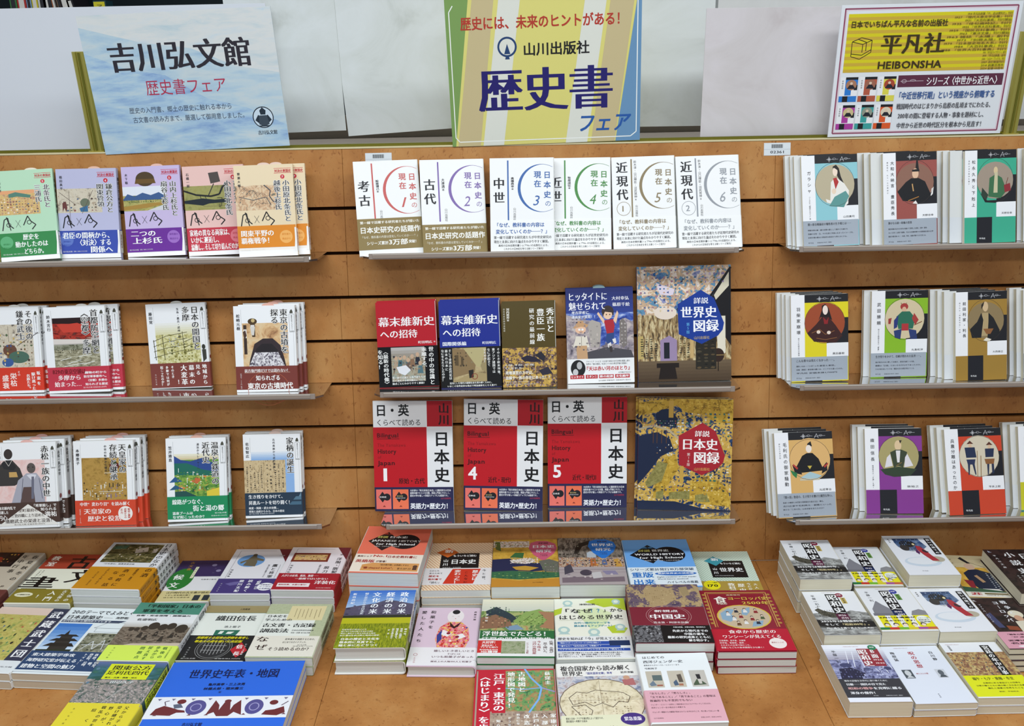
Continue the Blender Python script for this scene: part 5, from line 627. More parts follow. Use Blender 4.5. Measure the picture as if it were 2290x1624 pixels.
for k in ('U3', 'U8'): SP[k] = SP[k].replace('E 53 22 4', "Q 18 9 70 26 11 4 100 3c5484,2c3c64,5c7ca8,7c8cac .6\nL 4c4038 .6 42,30 42,42\nL 4c4038 .6 33,36 51,36\nE 53 22 4", 1)

# ------------------------------------------------------------------ signs
SIGN1 = "bg c8d4d8\nR 0 0 100 100 @marble_blue\nP @marble_mid 0,0 100,0 100,84 80,70 60,62 40,44 20,38 0,26\nP @marble_pale 0,0 100,0 100,46 78,40 56,26 30,20 0,8\nHS 12 19 87 15.5 2c2830 吉川弘文館\nH 28.5 46.5 71.5 8.4 b0304c 歴史書フェア\nH 17.5 66 72.5 3.3 40485c 歴史の入門書、郷土の歴史に触れる本から\nH 18.5 73 80 3.3 40485c 古文書の読み方まで、厳選して御用意しました。\nC 88 78 5.6 1c2430\nC 88 78 5.1 c8d8e4\nP 24303c 83.6,80 85.5,76 87,78 86,83\nP 24303c 92.4,80 90.5,76 89.4,78 90,83\nP 24303c 86.4,73 88,70.6 89.8,73 89.4,76 86.8,76\nP 3c4854 86,76.5 90,76.5 91,83 88,85 85.4,83\nR 85 84 91 84.8 24303c\nHM 84 87.5 94.5 2.4 2c3440 吉川弘文館"
SIGN2 = "bg d8d078\nP 7a9a56 0,0 12.5,0 1.8,100 0,100\nP c4b488 14.5,0 25.5,0 15,100 3,100\nP dadbd0 28,0 39,0 27.5,100 16.5,100\nP dadbd0 72,0 83,0 72,100 60.5,100\nP c4b488 85,0 97,0 86.5,100 74,100\nP 6890b4 98.5,0 100,0 100,100 99,100 87,100\nL eceee8 .5 4,8 2,12 2,94 4,97 95,97 98,94 98,8\nHB 7.5 15 92.5 6.8 b23a2c 歴史には、未来のヒントがある！\nO 31 35 5 1 24406c\nP 24406c 31,33 32.6,39.6 29.4,39.6\nP 24406c 30.2,41 31.8,41 32.2,43 29.8,43\nHB 39 32.5 73.5 6.8 1c1c1c 山川出版社\nHS 15 47.5 86 23.5 221c66 歴史書\nHI 67 80 95 10.5 2858a0 フェア"
def mini(x, y, c, pc):
    return f"R {x} {y} {x+10} {y+19} e8e8ea\nR {x+3} {y} {x+10} {y+2} 1c1c20\nR {x+3} {y+2} {x+6.6} {y+14} {c}\nR {x+3} {y+2} {x+10} {y+6} {c}\nR {x+8} {y+6} {x+10} {y+10} 1c1c20\nE {x+6.4} {y+6} 3 4 {pc}\nP 24242c {x+4},{y+9} {x+5.4},{y+6} {x+7.4},{y+6} {x+9},{y+9}\nE {x+6.4} {y+4.8} .8 1 d8c0a8\nR {x} {y+14.5} {x+10} {y+19} {c}\nR {x+2} {y+14.5} {x+5} {y+19} 1c1c20\nV {x+1.4} {y+2} {y+9} 1 34343c 中世近世\n"
SIGN3 = "bg dde0e4\nL 904860 .8 2.4,2.8 97.6,2.8 97.6,97.2 2.4,97.2 2.4,2.4\nL e0b8c4 .3 3.2,3.9 96.8,3.9 96.8,96.1 3.2,96.1 3.2,3.9\nR 4.5 6.5 95.5 50 d4c81c\n" + ''.join(f'R 4.5 {9+i*4.83:.2f} 95.5 {11.4+i*4.83:.2f} c8a838\n' for i in range(9)) + "HB 6 11.5 60 3.9 443c18 日本でいちばん平凡な名前の出版社\nHS 24 21 60 11.6 3c3014 平凡社\nHB 23.5 41 60 5.6 3c3014 HEIBONSHA\nL 3c3014 .4 8,27 13,24 19,26 19,35 13,40 8,38 8,27\nL 3c3014 .4 8,27 14,29 19,26\nL 3c3014 .4 14,29 14,35\nL 3c3014 .4 8,36 14,37 19,33\nL 3c3014 .4 11,25 16,27.5 16,34\n" + ''.join(f'H {70-(i*7)%13 if i<12 else 82} {7.3+i*2.4:.2f} 95 1.5 54481c {t}\n' for i, t in enumerate(['1914 平凡社創業「や、此は便利だ」刊行','1927 『現代大衆文学全集』刊行','1931 『大百科事典』刊行開始','1935 『俳句歳時記』刊行','1955 『世界大百科事典』刊行','1959 『国民百科事典』刊行','1963 『東洋文庫』刊行開始','1963 雑誌『太陽』創刊','1972 『別冊太陽』刊行','1979 『日本歴史地名大系』刊行','1984 『大百科事典』刊行','1988 『世界大百科事典』刊行','1993 『平凡社ライブラリー』創刊','1999 『平凡社新書』創刊','2000 『コロナ・ブックス』刊行','2007 改訂新版刊行','2014 創業百周年','2024 創業110周年'])) + "R 36.5 53 96 62 5c2c40\nOE 40 57.5 1.4 1.5 .3 b8a8b0\nL b8a8b0 .3 38,57.5 51,57.5\nOE 45 57 1.6 .8 .3 b8a8b0\nHS 52.5 54.4 94.5 5 f0ecee シリーズ〈中世から近世へ〉\nHB 36.5 65.5 93 4.4 3c5c94 「中近世移行期」という視座から俯瞰する\nHM 37.5 74.5 93 3.5 3c3c44 戦国時代のはじまりから島原の乱頃までにわたる、\nHM 39 82 90 3.5 3c3c44 200年の間に登場する人物・事象を題材にし、\nHM 39 89.5 89.5 3.5 3c3c44 中世から近世の時代区分を根本から見直す！\n" + mini(3.8,53.5,'2c78c8','a8785c') + mini(14.6,53.5,'b05840','9c6450') + mini(25.4,53.5,'d8d050','a84830') + mini(3.8,75,'a83c98','c8b888') + mini(14.6,75,'3c9c98','8c9484') + mini(25.4,75,'d85828','d8ccb4')
art('marble_mid', ['98b4cc','a8c2d4','b8ccd6','c4d0d4','b0c4d0'], 11, (0.9,1,4.2), dist=0.25, turn=0.6)
art('marble_pale', ['bcd0dc','cfd6d8','d6d8d6','c9d2d4','b4c8d0'], 10, (0.9,1,4.2), dist=0.25, turn=0.6)
ALLTXT = ''.join(SP.values()) + SIGN1 + SIGN2 + SIGN3 + '02361ア!（）'
CH = set()
for ln in ALLTXT.split('\n'):
    c = ln.strip().split(' ')
    if c[0][:1] in 'HV' and len(c) > 6: CH |= set(' '.join(c[6:]))
CH |= set('02361ア'); CH.discard(' ')
make_glyphs(CH)

# ------------------------------------------------------------------ the setting
A = 0.164992385; ST = 926.4; PITCH = 95.2588; G0 = 136.524 + 7*PITCH
GR = [G0 - k*PITCH for k in range(8)]
MP = Matrix.Rotation(-A, 4, 'X')            # panel frame: X along, Y into the wall, Z up the panel (mm)
def panel_pt(x, d, s): return Vector((x, s*math.sin(A) - d*math.cos(A), s*math.cos(A) + d*math.sin(A))) * MM
DARKWOOD = mat('3a2414', 0.8, 0.1)
wb_v, wb_f = boxv(-1500, 17, -5, 1500, 30, ST)
wall = mesh_obj('wall_back', wb_v, wb_f, [DARKWOOD]); wall.matrix_world = MP; tag(wall, kind='structure')
edges = [ST] + GR + [0]
for k in range(len(edges)-1):
    z1 = edges[k] - (3.4 if k else 0); z0 = edges[k+1] + (3.4 if k < len(edges)-2 else 0.3)
    xs = [-1500, -1181, -385 if k == 3 else -366, 549, 1464, 1500]
    for x0, x1 in zip(xs, xs[1:]):
        o = bevel_box('plank', x0+0.25, 0, z0, x1-0.25, 17, z1, WOOD, 0.5, wall)
for x, s in ((-400, GR[2]), (575, GR[2]), (-360, GR[5]), (470, GR[7]), (-980, GR[2])):
    pass
# counter
cr = empty('display_counter', Matrix.Translation((0, -0.39, -0.7)))
tag(cr, 'orange brown wooden display counter carrying all the flat book stacks', 'counter')
for x0, x1 in ((-1500, -1181), (-1181, -366), (-366, 527), (527, 1442), (1442, 1500)):
    bevel_box('counter_top', x0+0.3, -370, 682, x1-0.3, 389.5, 700, WOOD, 0.6, cr)
bevel_box('front_panel', -1500, -360, 60, 1500, -342, 682, WOOD, 0.6, cr)
bevel_box('plinth', -1480, -330, 0, 1480, 370, 60, DARKWOOD, 0.6, cr)
bevel_box('carcass', -1490, -342, 60, 1490, 380, 681, WOOD, 0.6, cr)
fl_v, fl_f = boxv(-4000, -4000, -720, 4000, 4000, -700)
tag(mesh_obj('floor', fl_v, fl_f, [mat('a8a49c', 0.5)]), kind='structure')
cv, cf = boxv(-4000, -4000, 2300, 4000, 4000, 2320)
tag(mesh_obj('ceiling', cv, cf, [mat('e4e4e0', 0.8)]), kind='structure')
cv, cf = boxv(-4000, 2600, -700, 4000, 2620, 2300)
tag(mesh_obj('wall_far', cv, cf, [mat('c8ccc8', 0.8)]), kind='structure')

# brass rail and ledge on top of the slatted wall
TOPY, TOPZ = ST*math.sin(A), ST*math.cos(A)
def trim(name, x0, y0, z0, x1, y1, z1, m):
    o = bevel_box(name, x0, y0, z0, x1, y1, z1, m, 0.4); tag(o, kind='structure'); return o
trim('trim_1', -1500, TOPY-1, TOPZ+0.2, 1500, TOPY+12, TOPZ+3.4, mat('d0c49c', 0.4))
trim('trim_2', -1500, TOPY+14, TOPZ-4, 1500, TOPY+24, TOPZ+9, BRASS_MATTE)
trim('trim_3', -1500, TOPY+25, TOPZ-24, 1500, TOPY+420, TOPZ-10, mat('a89c90', 0.6))
for i in range(46):
    x = -1180 + i*52 + random.uniform(-14, 14)
    pass

GAM = -0.0771367; MS = Matrix.Rotation(-GAM, 4, 'X')
def brass_post(x, z0, h, label):
    # the post stands just behind the signs and leans with them
    M = Matrix.Translation((x*MM, (TOPY+9)*MM, z0*MM)) @ MS
    r = empty('brass_post', M); tag(r, label, 'post')
    prof = [(-14,0),(-11,-4),(-6,-4),(-4,-1),(4,-1),(6,-4),(11,-4),(14,0),(14,8),(-14,8)]
    v, f = extrude_xy(prof, 0, h); mesh_obj('channel', v, f, [BRASS], r)
    bevel_box('slot_strip', -2.4, -2.2, 1, 2.4, -1.05, h-2, BRASS_MATTE, 0.3, r)
    bevel_box('foot', -16, -5.2, -0.5, 16, 9, 1.6, BRASS, 0.3, r)
brass_post(-887, TOPZ+4.2, 201, 'upright brass channel post left of the blue marbled sign')
brass_post(1043, TOPZ+4.2, 203, 'upright brass channel post right of the yellow and white sign')

def board(name, x0, x1, zb, h, y, roll, m, label, cat, thick=2.0, lean=0.0, spec=None, group=None):
    M = Matrix.Translation(((x0+x1)/2*MM, y*MM, zb*MM)) @ Matrix.Rotation(-lean, 4, 'X') @ Matrix.Rotation(roll, 4, 'Y')
    W = x1-x0; r = empty(name, M); tag(r, label, cat, group)
    bevel_box('board', -W/2, 0, 0, W/2, thick, h, m, 0.3, r)
    if spec:
        pr = Print(W, h, 0.4); pr.e0 = 0.1; pr.run('\n'.join(l for l in spec.split('\n') if not l.startswith('bg')))
        pr.build('sign_print', r, lambda x, y_, e: ((x/100-0.5)*W*MM, -e*MM, (1-y_/100)*h*MM))
    return r
board('sign_board', -865, -474, TOPZ+4, 274, TOPY-3, -0.03, mat('c8d4d8', 0.4), 'pale blue marbled sign board with large black characters', 'sign', 3, GAM, SIGN1)
board('sign_board', -131, 262, TOPZ+4, 300, TOPY-3, -0.018, mat('d8d078', 0.4), 'yellow striped sign board with large navy characters and red headline', 'sign', 3, GAM, SIGN2)
board('sign_board', 656, 1016, TOPZ+6, 258, TOPY-3, -0.004, mat('dde0e4', 0.4), 'white and yellow sign board with maroon border and six small covers', 'sign', 3, GAM, SIGN3)
PAPER = mat('dcdfe6', 0.6, 0.2)
def grime(name, c): 
    m = art(name, c, 5, (1, 1, 1.2), rough=0.45, dist=0.8); return m
G1 = grime('milky_sheet', ['c8ccc8','d8dcda','dee2e2','d6dad8']); G2 = grime('milky_sheet_mauve', ['c0b8b8','cac4c4','d0cacc','c8c0c2'])
board('white_sheet', -1240, -545, TOPZ-6, 306, TOPY+190, 0.0, PAPER, 'plain bright white cardboard sheet behind the blue marbled sign', 'sheet', 2, -0.01)
bpy.data.objects[bpy.data.objects[-1].name] if False else None
board('milky_sheet', -640, -392, TOPZ+20, 330, TOPY+215, -0.02, G1, 'grubby milky plastic sheet between the blue and yellow signs, left one', 'sheet', 2)
board('milky_sheet', -388, -60, TOPZ+18, 330, TOPY+217, -0.055, G1, 'grubby milky plastic sheet just left of the yellow striped sign', 'sheet', 2)
board('milky_sheet', -56, 452, TOPZ+18, 330, TOPY+217, 0.004, G1, 'grubby milky plastic sheet showing right of the yellow striped sign', 'sheet', 2)
board('mauve_sheet', 397, 716, TOPZ+2, 262, TOPY+40, 0.006, G2, 'mauve grey translucent sheet left of the yellow and white sign', 'sheet', 2)
board('milky_sheet', 460, 1300, TOPZ+18, 340, TOPY+222, 0.0, grime('milky_sheet_dim', ['c4c2be','d2d2d0','dadad8']), 'pale dim plastic sheet behind the yellow and white sign', 'sheet', 2)
# lower clear strip showing a row of dark ticks behind the sheets
tk = tag(mesh_obj('tick_rail', *boxv(-1240, TOPY+402, TOPZ-9.5, 1400, TOPY+410, TOPZ+46), [mat('8c8274', 0.6)]), 'grey brown rail low behind the plastic sheets', 'rail')

# ------------------------------------------------------------------ bookcase far behind at the upper left
bc = empty('bookcase', Matrix.Translation((-1.7, 1.55, -0.7))); tag(bc, 'dark bookcase standing beyond the white sheet at the upper left', 'bookcase')
bevel_box('back_panel', -900, 250, 0, 1100, 262, 2500, mat('1c2a30', 0.7), 1, bc)
for zz in (1520, 1160, 2160): bevel_box('shelf_board', -900, 0, zz, 1100, 249, zz+18, mat('3a3430', 0.6), 1, bc)
bx = -1730
for i, (c, wd, tl) in enumerate((('3c7c40',24,0),('b83430',30,0),('8cacd0',16,0),('d8c828',20,0),('d8d8d0',34,0),('c8ccd0',26,0.05),('e07838',20,0.08),('7c7470',10,0.1),('8c7058',14,0.1),('242024',34,0.12),('b8a890',10,0.16),('1c1a20',26,0.2))):
    M = Matrix.Translation(((bx+wd/2)*MM, 1.555, 0.84)) @ Matrix.Rotation(-tl, 4, 'Y')
    r = empty('background_book', M)
    tag(r, ['green','red','light blue','yellow','cream','pale grey','orange and white','grey','brown','black','tan','black leaning last'][i] + ' book spine on the far bookcase above the white sheet', 'book', 'spines on the far bookcase')
    bevel_box('cover', -wd/2, 0, abs(tl)*wd*0.6, wd/2, 130, 560, mat(c, 0.5), 0.8, r); bevel_box('spine_label', -wd*0.3, -0.4, 380, wd*0.3, -0.02, 470, mat('e4e0d8' if i % 2 else '2c2c30', 0.5), 0.1, r)
    bx += wd + 2 + (4 if tl else 0)

r = empty('divider_card', Matrix.Translation((-1.42, 1.552, 0.838))); tag(r, 'yellow divider card with one black character on the far bookcase', 'card')
bevel_box('card', -22, 0, 0, 22, 60, 462, mat('204048', 0.5), 0.5, r); bevel_box('yellow_tab', -20, -1.2, 424, 18, -0.1, 458, mat('d8cc28', 0.5), 0.3, r)
p_ = Print(38, 34, 0.5); p_.e0 = 1.3; p_.Hh(26, 20, 76, 50, '202020', 'ア', 's'); p_.build('card_print', r, lambda x, y, e: ((x/100*38-20)*MM, -e*MM, (424+(1-y/100)*34)*MM))
r = empty('cardboard_box', Matrix.Translation((-1.505, 1.552, 0.8385))); tag(r, 'flat white box lying beside the leaning black spine', 'box')
bevel_box('box_body', -34, 0, 0, 34, 120, 442, mat('d8d8d4', 0.5), 0.8, r); bevel_box('brown_corner', 8, -0.6, 428, 33, -0.1, 441, mat('3c2c24', 0.5), 0.1, r)
# ------------------------------------------------------------------ clear shelves
LIP = mat('94877d', 0.25, 0.5)
SHELF_S = {1: GR[1], 2: GR[4], 3: GR[7]}
def shelf(row, x0, x1, D, label):
    M = MP @ Matrix.Translation((0, 0, (SHELF_S[row]+3.3)*MM)) @ Matrix.Rotation(math.atan(0.1), 4, 'X')
    r = empty('acrylic_shelf', M); tag(r, label, 'shelf', 'clear acrylic shelves hooked into the slatted wall')
    c = 14
    pts = [(x0, 10), (x0, -D+c), (x0+c, -D), (x1-c, -D), (x1, -D+c), (x1, 10)]
    v, f = extrude_xy(pts, -4, 0); mesh_obj('shelf_plate', v, f, [ACRYLIC], r)
    bevel_box('front_lip', x0+c, -D-3.5, -5, x1-c, -D-0.1, 7, LIP, 1.0, r)
    bevel_box('label_strip', x0+c+8, -D-4.6, -2.5, x1-c-10, -D-3.7, 4.5, mat('93857a', 0.3), 0.3, r)
    bevel_box('painted_highlight', x0+c+8, -D-4.7, 4.6, x1-c-10, -D-3.6, 5.8, mat('c9c2b8', 0.3), 0.2, r)  # thin pale strip, a highlight painted along the top edge of the lip
shelf(1, -1290, -408, 112, 'clear acrylic shelf under the pastel books, top left')
shelf(2, -1290, -412, 104, 'clear acrylic shelf under four white books, middle left')
shelf(3, -1290, -414, 98, 'clear acrylic shelf under four white books, bottom left')
shelf(1, -318, 468, 90, 'clear acrylic shelf under the six numbered white books')
shelf(2, -305, 463, 102, 'clear acrylic shelf under the red, blue and brown books, centre')
shelf(3, -303, 468, 106, 'clear acrylic shelf under the three red numbered books, centre')
shelf(1, 560, 1400, 100, 'clear acrylic shelf under portrait books, top right')
shelf(2, 569, 1400, 104, 'clear acrylic shelf under portrait books, middle right')
shelf(3, 565, 1400, 116, 'clear acrylic shelf under portrait books, bottom right')

# ------------------------------------------------------------------ barcode stickers
def sticker(x, s, label):
    M = MP @ Matrix.Translation((x*MM, 0, s*MM)); r = empty('barcode_sticker', M); tag(r, label, 'sticker')
    bevel_box('paper', -28, -0.7, 0, 28, -0.05, 26, mat('d4dade', 0.4), 0.1, r)
    p_ = Print(56, 26, 0.4); p_.e0 = 0.75
    x_ = 28
    for i in range(17):
        w_ = 0.9 + (i*7 % 3)*0.8; p_.layer = 1; p_.poly([(x_, 12), (x_+w_, 12), (x_+w_, 42), (x_, 42)], '2c2c30'); x_ += w_ + 0.9
    p_.layer = 3; p_.poly([(0, 50), (100, 50), (100, 52), (0, 52)], 'a8b0b8'); p_.Hh(24, 58, 76, 14, '3c3c40', '02361', 'm')
    p_.build('barcode', r, lambda x, y, e: ((x/100-0.5)*56*MM, -e*MM, (1-y/100)*26*MM))
sticker(-289, 891, 'white barcode sticker peeking above the first numbered book')
sticker(552, 896, 'white barcode sticker on bare wood right of the numbered books')

# ------------------------------------------------------------------ books
POSE = {
'L11':(1, 55.8, -1017.4, 9.1, 9.0, -1.3, 115.7, 189.4, 1, 14),
'L12':(1, 29.9, -903.1, 0.3, 3.6, -0.1, 126.9, 186.7, 1, 14),
'L13':(1, 28.0, -763.8, -0.3, 3.0, -1.3, 122.9, 187.8, 1, 14),
'L14':(1, 28.2, -630.7, 1.5, 2.8, -1.7, 127.6, 186.4, 1, 14),
'L15':(1, 61.9, -516.9, 1.1, 2.8, -1.0, 121.6, 187.5, 2, 13),
'L21':(2, 41.9, -1086.7, 0.3, 4.2, -0.4, 123.2, 185.3, 2, 12),
'L22':(2, 47.8, -944.8, 0.4, 4.8, -1.1, 131.9, 185.1, 2, 14),
'L23':(2, 27.2, -732.5, -0.0, 2.8, -1.4, 128.9, 183.6, 1, 14),
'L24':(2, 63.7, -536.4, 0.2, 4.5, -0.2, 130.8, 183.4, 3, 15),
'L31':(3, 82.2, -1066.1, 1.9, 7.0, -0.4, 132.2, 185.9, 3, 18),
'L32':(3, 75.4, -902.2, 1.5, 6.9, 0.3, 129.7, 184.9, 3, 16),
'L33':(3, 63.2, -705.9, 4.7, 7.2, 2.1, 128.5, 182.3, 2, 16),
'L34':(3, 50.9, -542.0, 4.2, 4.1, 4.7, 123.7, 185.2, 2, 15),
'C11':(1, 63.6, -259.4, 9.9, 8.5, -0.1, 133.8, 195.5, 1, 20),
'C12':(1, 62.4, -127.0, 6.8, 9.2, 0.5, 133.8, 195.2, 1, 20),
'C13':(1, 71.0, 12.4, -0.7, 6.0, 0.1, 132.7, 194.2, 1, 22),
'C14':(1, 52.7, 130.8, -2.0, 8.1, -0.2, 133.3, 192.6, 1, 20),
'C15':(1, 52.9, 268.1, -1.6, 7.7, -1.2, 131.3, 191.5, 1, 22),
'C16':(1, 58.5, 404.1, 3.6, 8.7, -0.5, 133.8, 192.4, 1, 22),
'C21':(2, 51.0, -235.2, 0.1, 4.0, -1.2, 128.0, 182.9, 2, 17),
'C22':(2, 63.4, -101.3, -0.9, 5.8, -1.1, 128.7, 185.3, 2, 20),
'C23':(2, 66.7, 23.3, -0.7, 7.2, -0.7, 114.8, 179.9, 2, 20),
'C24':(2, 43.0, 176.0, 0.1, 4.1, -0.7, 143.1, 203.4, 2, 12),
'C25':(2, 39.1, 356.1, 0.0, 4.2, -0.5, 199.7, 246.6, 1, 16),
'C31':(3, 26.9, -237.4, -0.6, 2.8, 0.4, 174.6, 246.6, 1, 10),
'C32':(3, 32.0, -40.8, -2.6, 3.4, 0.7, 174.2, 247.2, 1, 10),
'C33':(3, 24.1, 145.9, -0.4, 2.6, 0.5, 174.0, 247.4, 1, 8),
'C34':(3, 45.7, 355.2, -4.6, 2.9, 0.2, 202.1, 247.2, 2, 11),
'R11':(1, 65.6, 651.6, 1.5, 6.3, -1.7, 115.8, 186.9, 4, 10),
'R12':(1, 72.8, 812.1, 1.2, 4.9, -1.4, 110.5, 188.9, 4, 13),
'R13':(1, 56.9, 982.0, 0.7, 3.8, -0.9, 106.1, 189.5, 4, 10),
'R14':(1, 46.9, 1128.9, 0.5, 3.8, -1.4, 106.4, 191.2, 3, 10),
'R21':(2, 60.3, 639.3, -0.4, 3.8, -1.8, 120.2, 183.9, 4, 11),
'R22':(2, 37.2, 814.6, 0.4, 2.7, -0.4, 119.6, 185.8, 2, 12),
'R23':(2, 71.5, 974.8, 0.2, 4.7, -1.1, 107.4, 186.4, 4, 13),
'R24':(2, 62.4, 1123.1, 0.5, 5.9, -0.8, 108.0, 187.7, 3, 13),
'R31':(3, 93.9, 612.9, 6.3, 13.3, 1.2, 129.0, 181.7, 3, 14),
'R32':(3, 82.5, 803.1, -3.8, 10.5, -2.7, 119.3, 182.6, 3, 14),
'R33':(3, 92.2, 976.1, 4.6, 13.3, 0.8, 125.7, 183.0, 3, 14),
'R34':(3, 77.1, 1137.3, -0.7, 9.8, -1.3, 121.2, 181.3, 3, 14),
'S1':(-1159.8, -96.6, 49.1, -2.6, 156.2, 198.6, 3),
'S2':(-999.7, -96.6, 41.7, -2.5, 139.8, 197.0, 3),
'S3':(-855.9, -91.3, 67.5, -3.5, 144.9, 192.2, 4),
'S4':(-714.5, -82.8, 21.5, -0.6, 114.0, 167.7, 2),
'S5':(-585.3, -87.9, 46.5, -1.7, 125.5, 183.6, 3),
'S6':(-454.3, -88.5, 51.3, -2.6, 132.3, 175.7, 3),
'S7':(-1011.1, -302.8, 35.1, -5.1, 148.0, 207.4, 2),
'S8':(-863.4, -308.1, 33.5, -4.2, 150.9, 212.3, 2),
'S9':(-721.7, -297.2, 43.4, -2.9, 136.3, 190.8, 2),
'S10':(-588.0, -284.0, 28.2, -1.9, 129.7, 182.4, 2),
'S12':(-454.6, -295.6, 39.8, -1.9, 127.6, 175.6, 2),
'S11':(-723.9, -495.2, 47.7, -2.9, 129.2, 188.0, 2),
'S13':(-529.6, -516.0, 35.9, -0.0, 246.2, 256.2, 2),
'T1':(-279.5, -88.7, 95.7, -4.1, 145.7, 195.0, 3),
'T2':(-137.8, -89.6, 52.7, -0.6, 144.1, 192.2, 3),
'T3':(6.6, -89.2, 58.4, -0.7, 142.3, 192.9, 2),
'T4':(148.6, -89.0, 60.2, -1.1, 141.0, 192.2, 2),
'T5':(296.4, -89.7, 52.7, -0.0, 146.8, 194.8, 2),
'T6':(441.7, -93.1, 23.9, -1.1, 126.2, 187.8, 1),
'T7':(-286.1, -288.4, 59.1, -0.3, 133.7, 192.2, 2),
'T8':(-151.2, -301.5, 24.8, -2.1, 129.2, 189.6, 1),
'T9':(-12.9, -287.5, 32.1, -1.9, 145.6, 192.1, 2),
'T10':(134.1, -288.5, 29.6, -0.3, 145.3, 199.1, 2),
'T11':(281.2, -289.0, 61.5, -1.2, 145.8, 197.6, 3),
'T12':(430.0, -297.4, 48.3, -0.8, 145.3, 204.0, 3),
'T13':(-16.6, -482.6, 8.5, 0.2, 148.4, 192.3, 1),
'T14':(134.2, -487.9, 24.3, 0.9, 149.4, 191.5, 1),
'T15':(271.3, -485.2, 42.5, 0.8, 129.0, 186.7, 2),
'U1':(614.3, -131.0, 79.9, -0.6, 105.2, 156.2, 3),
'U2':(725.0, -129.2, 60.7, -1.6, 100.2, 154.5, 2),
'U3':(832.7, -132.2, 87.1, -1.0, 103.7, 157.8, 3),
'U4':(947.1, -152.3, 46.2, -5.3, 87.5, 163.3, 3),
'U5':(1033.6, -185.2, 77.4, -1.5, 111.0, 168.1, 3),
'U6':(617.1, -286.0, 53.5, -0.0, 106.3, 145.8, 2),
'U7':(724.5, -286.0, 59.8, -0.0, 107.2, 146.0, 2),
'U8':(833.5, -286.0, 56.7, 0.2, 107.6, 145.4, 2),
'U9':(936.9, -322.7, 49.8, -0.2, 99.9, 165.1, 4),
'U11':(611.8, -441.4, 33.0, -0.3, 108.7, 160.2, 1),
'U12':(722.8, -441.8, 28.3, 0.7, 107.7, 160.2, 2),
'U13':(831.9, -439.0, 34.2, 0.1, 106.6, 155.8, 2),
'L10':(1, 45, -1149, 0, 3, 0, 122, 185, 1, 14),
}
DESC = {
'L10':'green gold edged book cut by the left frame edge','L11':'pale green book with gold battle picture and green band','L12':'lavender book with blue band','L13':'purple book with helmet and castle picture','L14':'pink book with map and mallet and red band','L15':'cream book with old map and orange band',
'L21':'white book with warrior picture and red band at left edge','L22':'white book with fiery sky and crimson band','L23':'white book with farm sketch and maroon band','L24':'white book with stone tomb picture and brown band',
'L31':'white book with two seated monks and brown band','L32':'white book with gold palace picture and vermilion band','L33':'white book with green village picture and green band','L34':'white book with handwritten paper picture and navy band',
'C11':'white book numbered 1 with red ring and gold band','C12':'white book numbered 2 with purple ring and gold band','C13':'white book numbered 3 with blue ring','C14':'white book numbered 4 with green ring','C15':'white book numbered 5 with brown ring','C16':'white book numbered 6 with grey ring',
'C21':'red book with group photo on black band','C22':'blue book with street photo on black band','C23':'dark olive book with gold battle scene','C24':'blue comic style book with jumping child and white band','C25':'large glossy book with baroque hall and blue hexagon',
'C31':'red and white bilingual book with figure one, beside bare wood','C32':'red and white bilingual book with figure four, middle of three','C33':'red and white bilingual book with figure five, beside gold book','C34':'large gold city painting book with red hexagon',
'R11':'light blue checkered book with long haired lady portrait','R12':'brown checkered book with black robed noble portrait','R13':'emerald checkered book with green robed figure','R14':'portrait series book cut by right edge, top shelf',
'R21':'yellow checkered book with seated lady portrait','R22':'lime green checkered book with armoured warrior','R23':'ochre checkered book with dark robed man portrait','R24':'portrait series book cut by right edge, middle shelf',
'R31':'tan checkered book with black robed lord portrait','R32':'purple checkered book with green vested man portrait','R33':'red checkered book with two foot soldiers','R34':'yellow banded portrait series book cut by right edge, bottom shelf',
'S1':'beige book with orange disc at the left edge','S2':'red and cream book with huge black brush characters','S3':'white book with dark painting and golden band','S4':'purple book with green oval and cream band','S5':'grey white book with blue statue oval and purple band','S6':'grey white book with maroon corner and red band',
'S7':'olive map book with dark title strip','S8':'white book with blue sky pagoda photo','S9':'green headed book with cavalry photo and lime band','S10':'white book with green seal and black band','S11':'aerial photo book with yellow title box','S12':'sage green book with cream note and white band','S13':'large bright blue book with maroon beast frieze',
'T1':'salmon red textbook with black diamond badge','T2':'orange hatched textbook with black label','T3':'gold landscape book with pink drop badge','T4':'brown arched hall book with blue drop badge','T5':'sky blue textbook with black diamond badge','T6':'mint hatched textbook with black label',
'T7':'hardback with blue sky and rice field','T8':'pink book with kimono doll','T9':'green woodblock landscape book with red sticker','T10':'cream book with lime map shapes','T11':'maroon book with old map and dragon band','T12':'dark red book with gold border and map cartoon','T13':'red framed city map book','T14':'antique world map book with purple oval','T15':'white book with three small prints and pink band',
'U1':'white paperback with battleship and black title bar, back row','U2':'white paperback with dome and yellow striped band, back row','U3':'white paperback with rickshaw lady, back row','U4':'gold paperback with noble in navy robe','U5':'black paperback with white title at right edge',
'U6':'white paperback with battleship and black title bar, middle row','U7':'white paperback with dome and yellow striped band, middle row','U8':'white paperback with rickshaw lady, middle row','U9':'dark painting paperback with pink band',
'U11':'paperback with grey soldiers and red title box','U12':'white paperback with red title and two tiny portraits','U13':'paperback with banquet painting and yellow band'}
NAME = lambda k: 'paperback' if k[0] == 'U' else ('hardback_book' if k in ('T7','T8') else 'book')
ORD = ['', 'second', 'third', 'fourth', 'fifth']
def set_label(r, k, i, n, stack):
    d = DESC[k]
    if i == 0: lb = d + (', top of its stack' if stack and n > 1 else ', front copy' if n > 1 else '')
    elif stack: lb = ('copy %s from top under the ' % ORD[i]) + d
    else: lb = ('%s copy in the row behind ' % ORD[i]) + d
    ws = lb.split(); r['label'] = ' '.join(ws[:16]); r['category'] = 'book'
    if n > 1: r['group'] = ('stack of ' if stack else 'row of ') + d.split(',')[0]
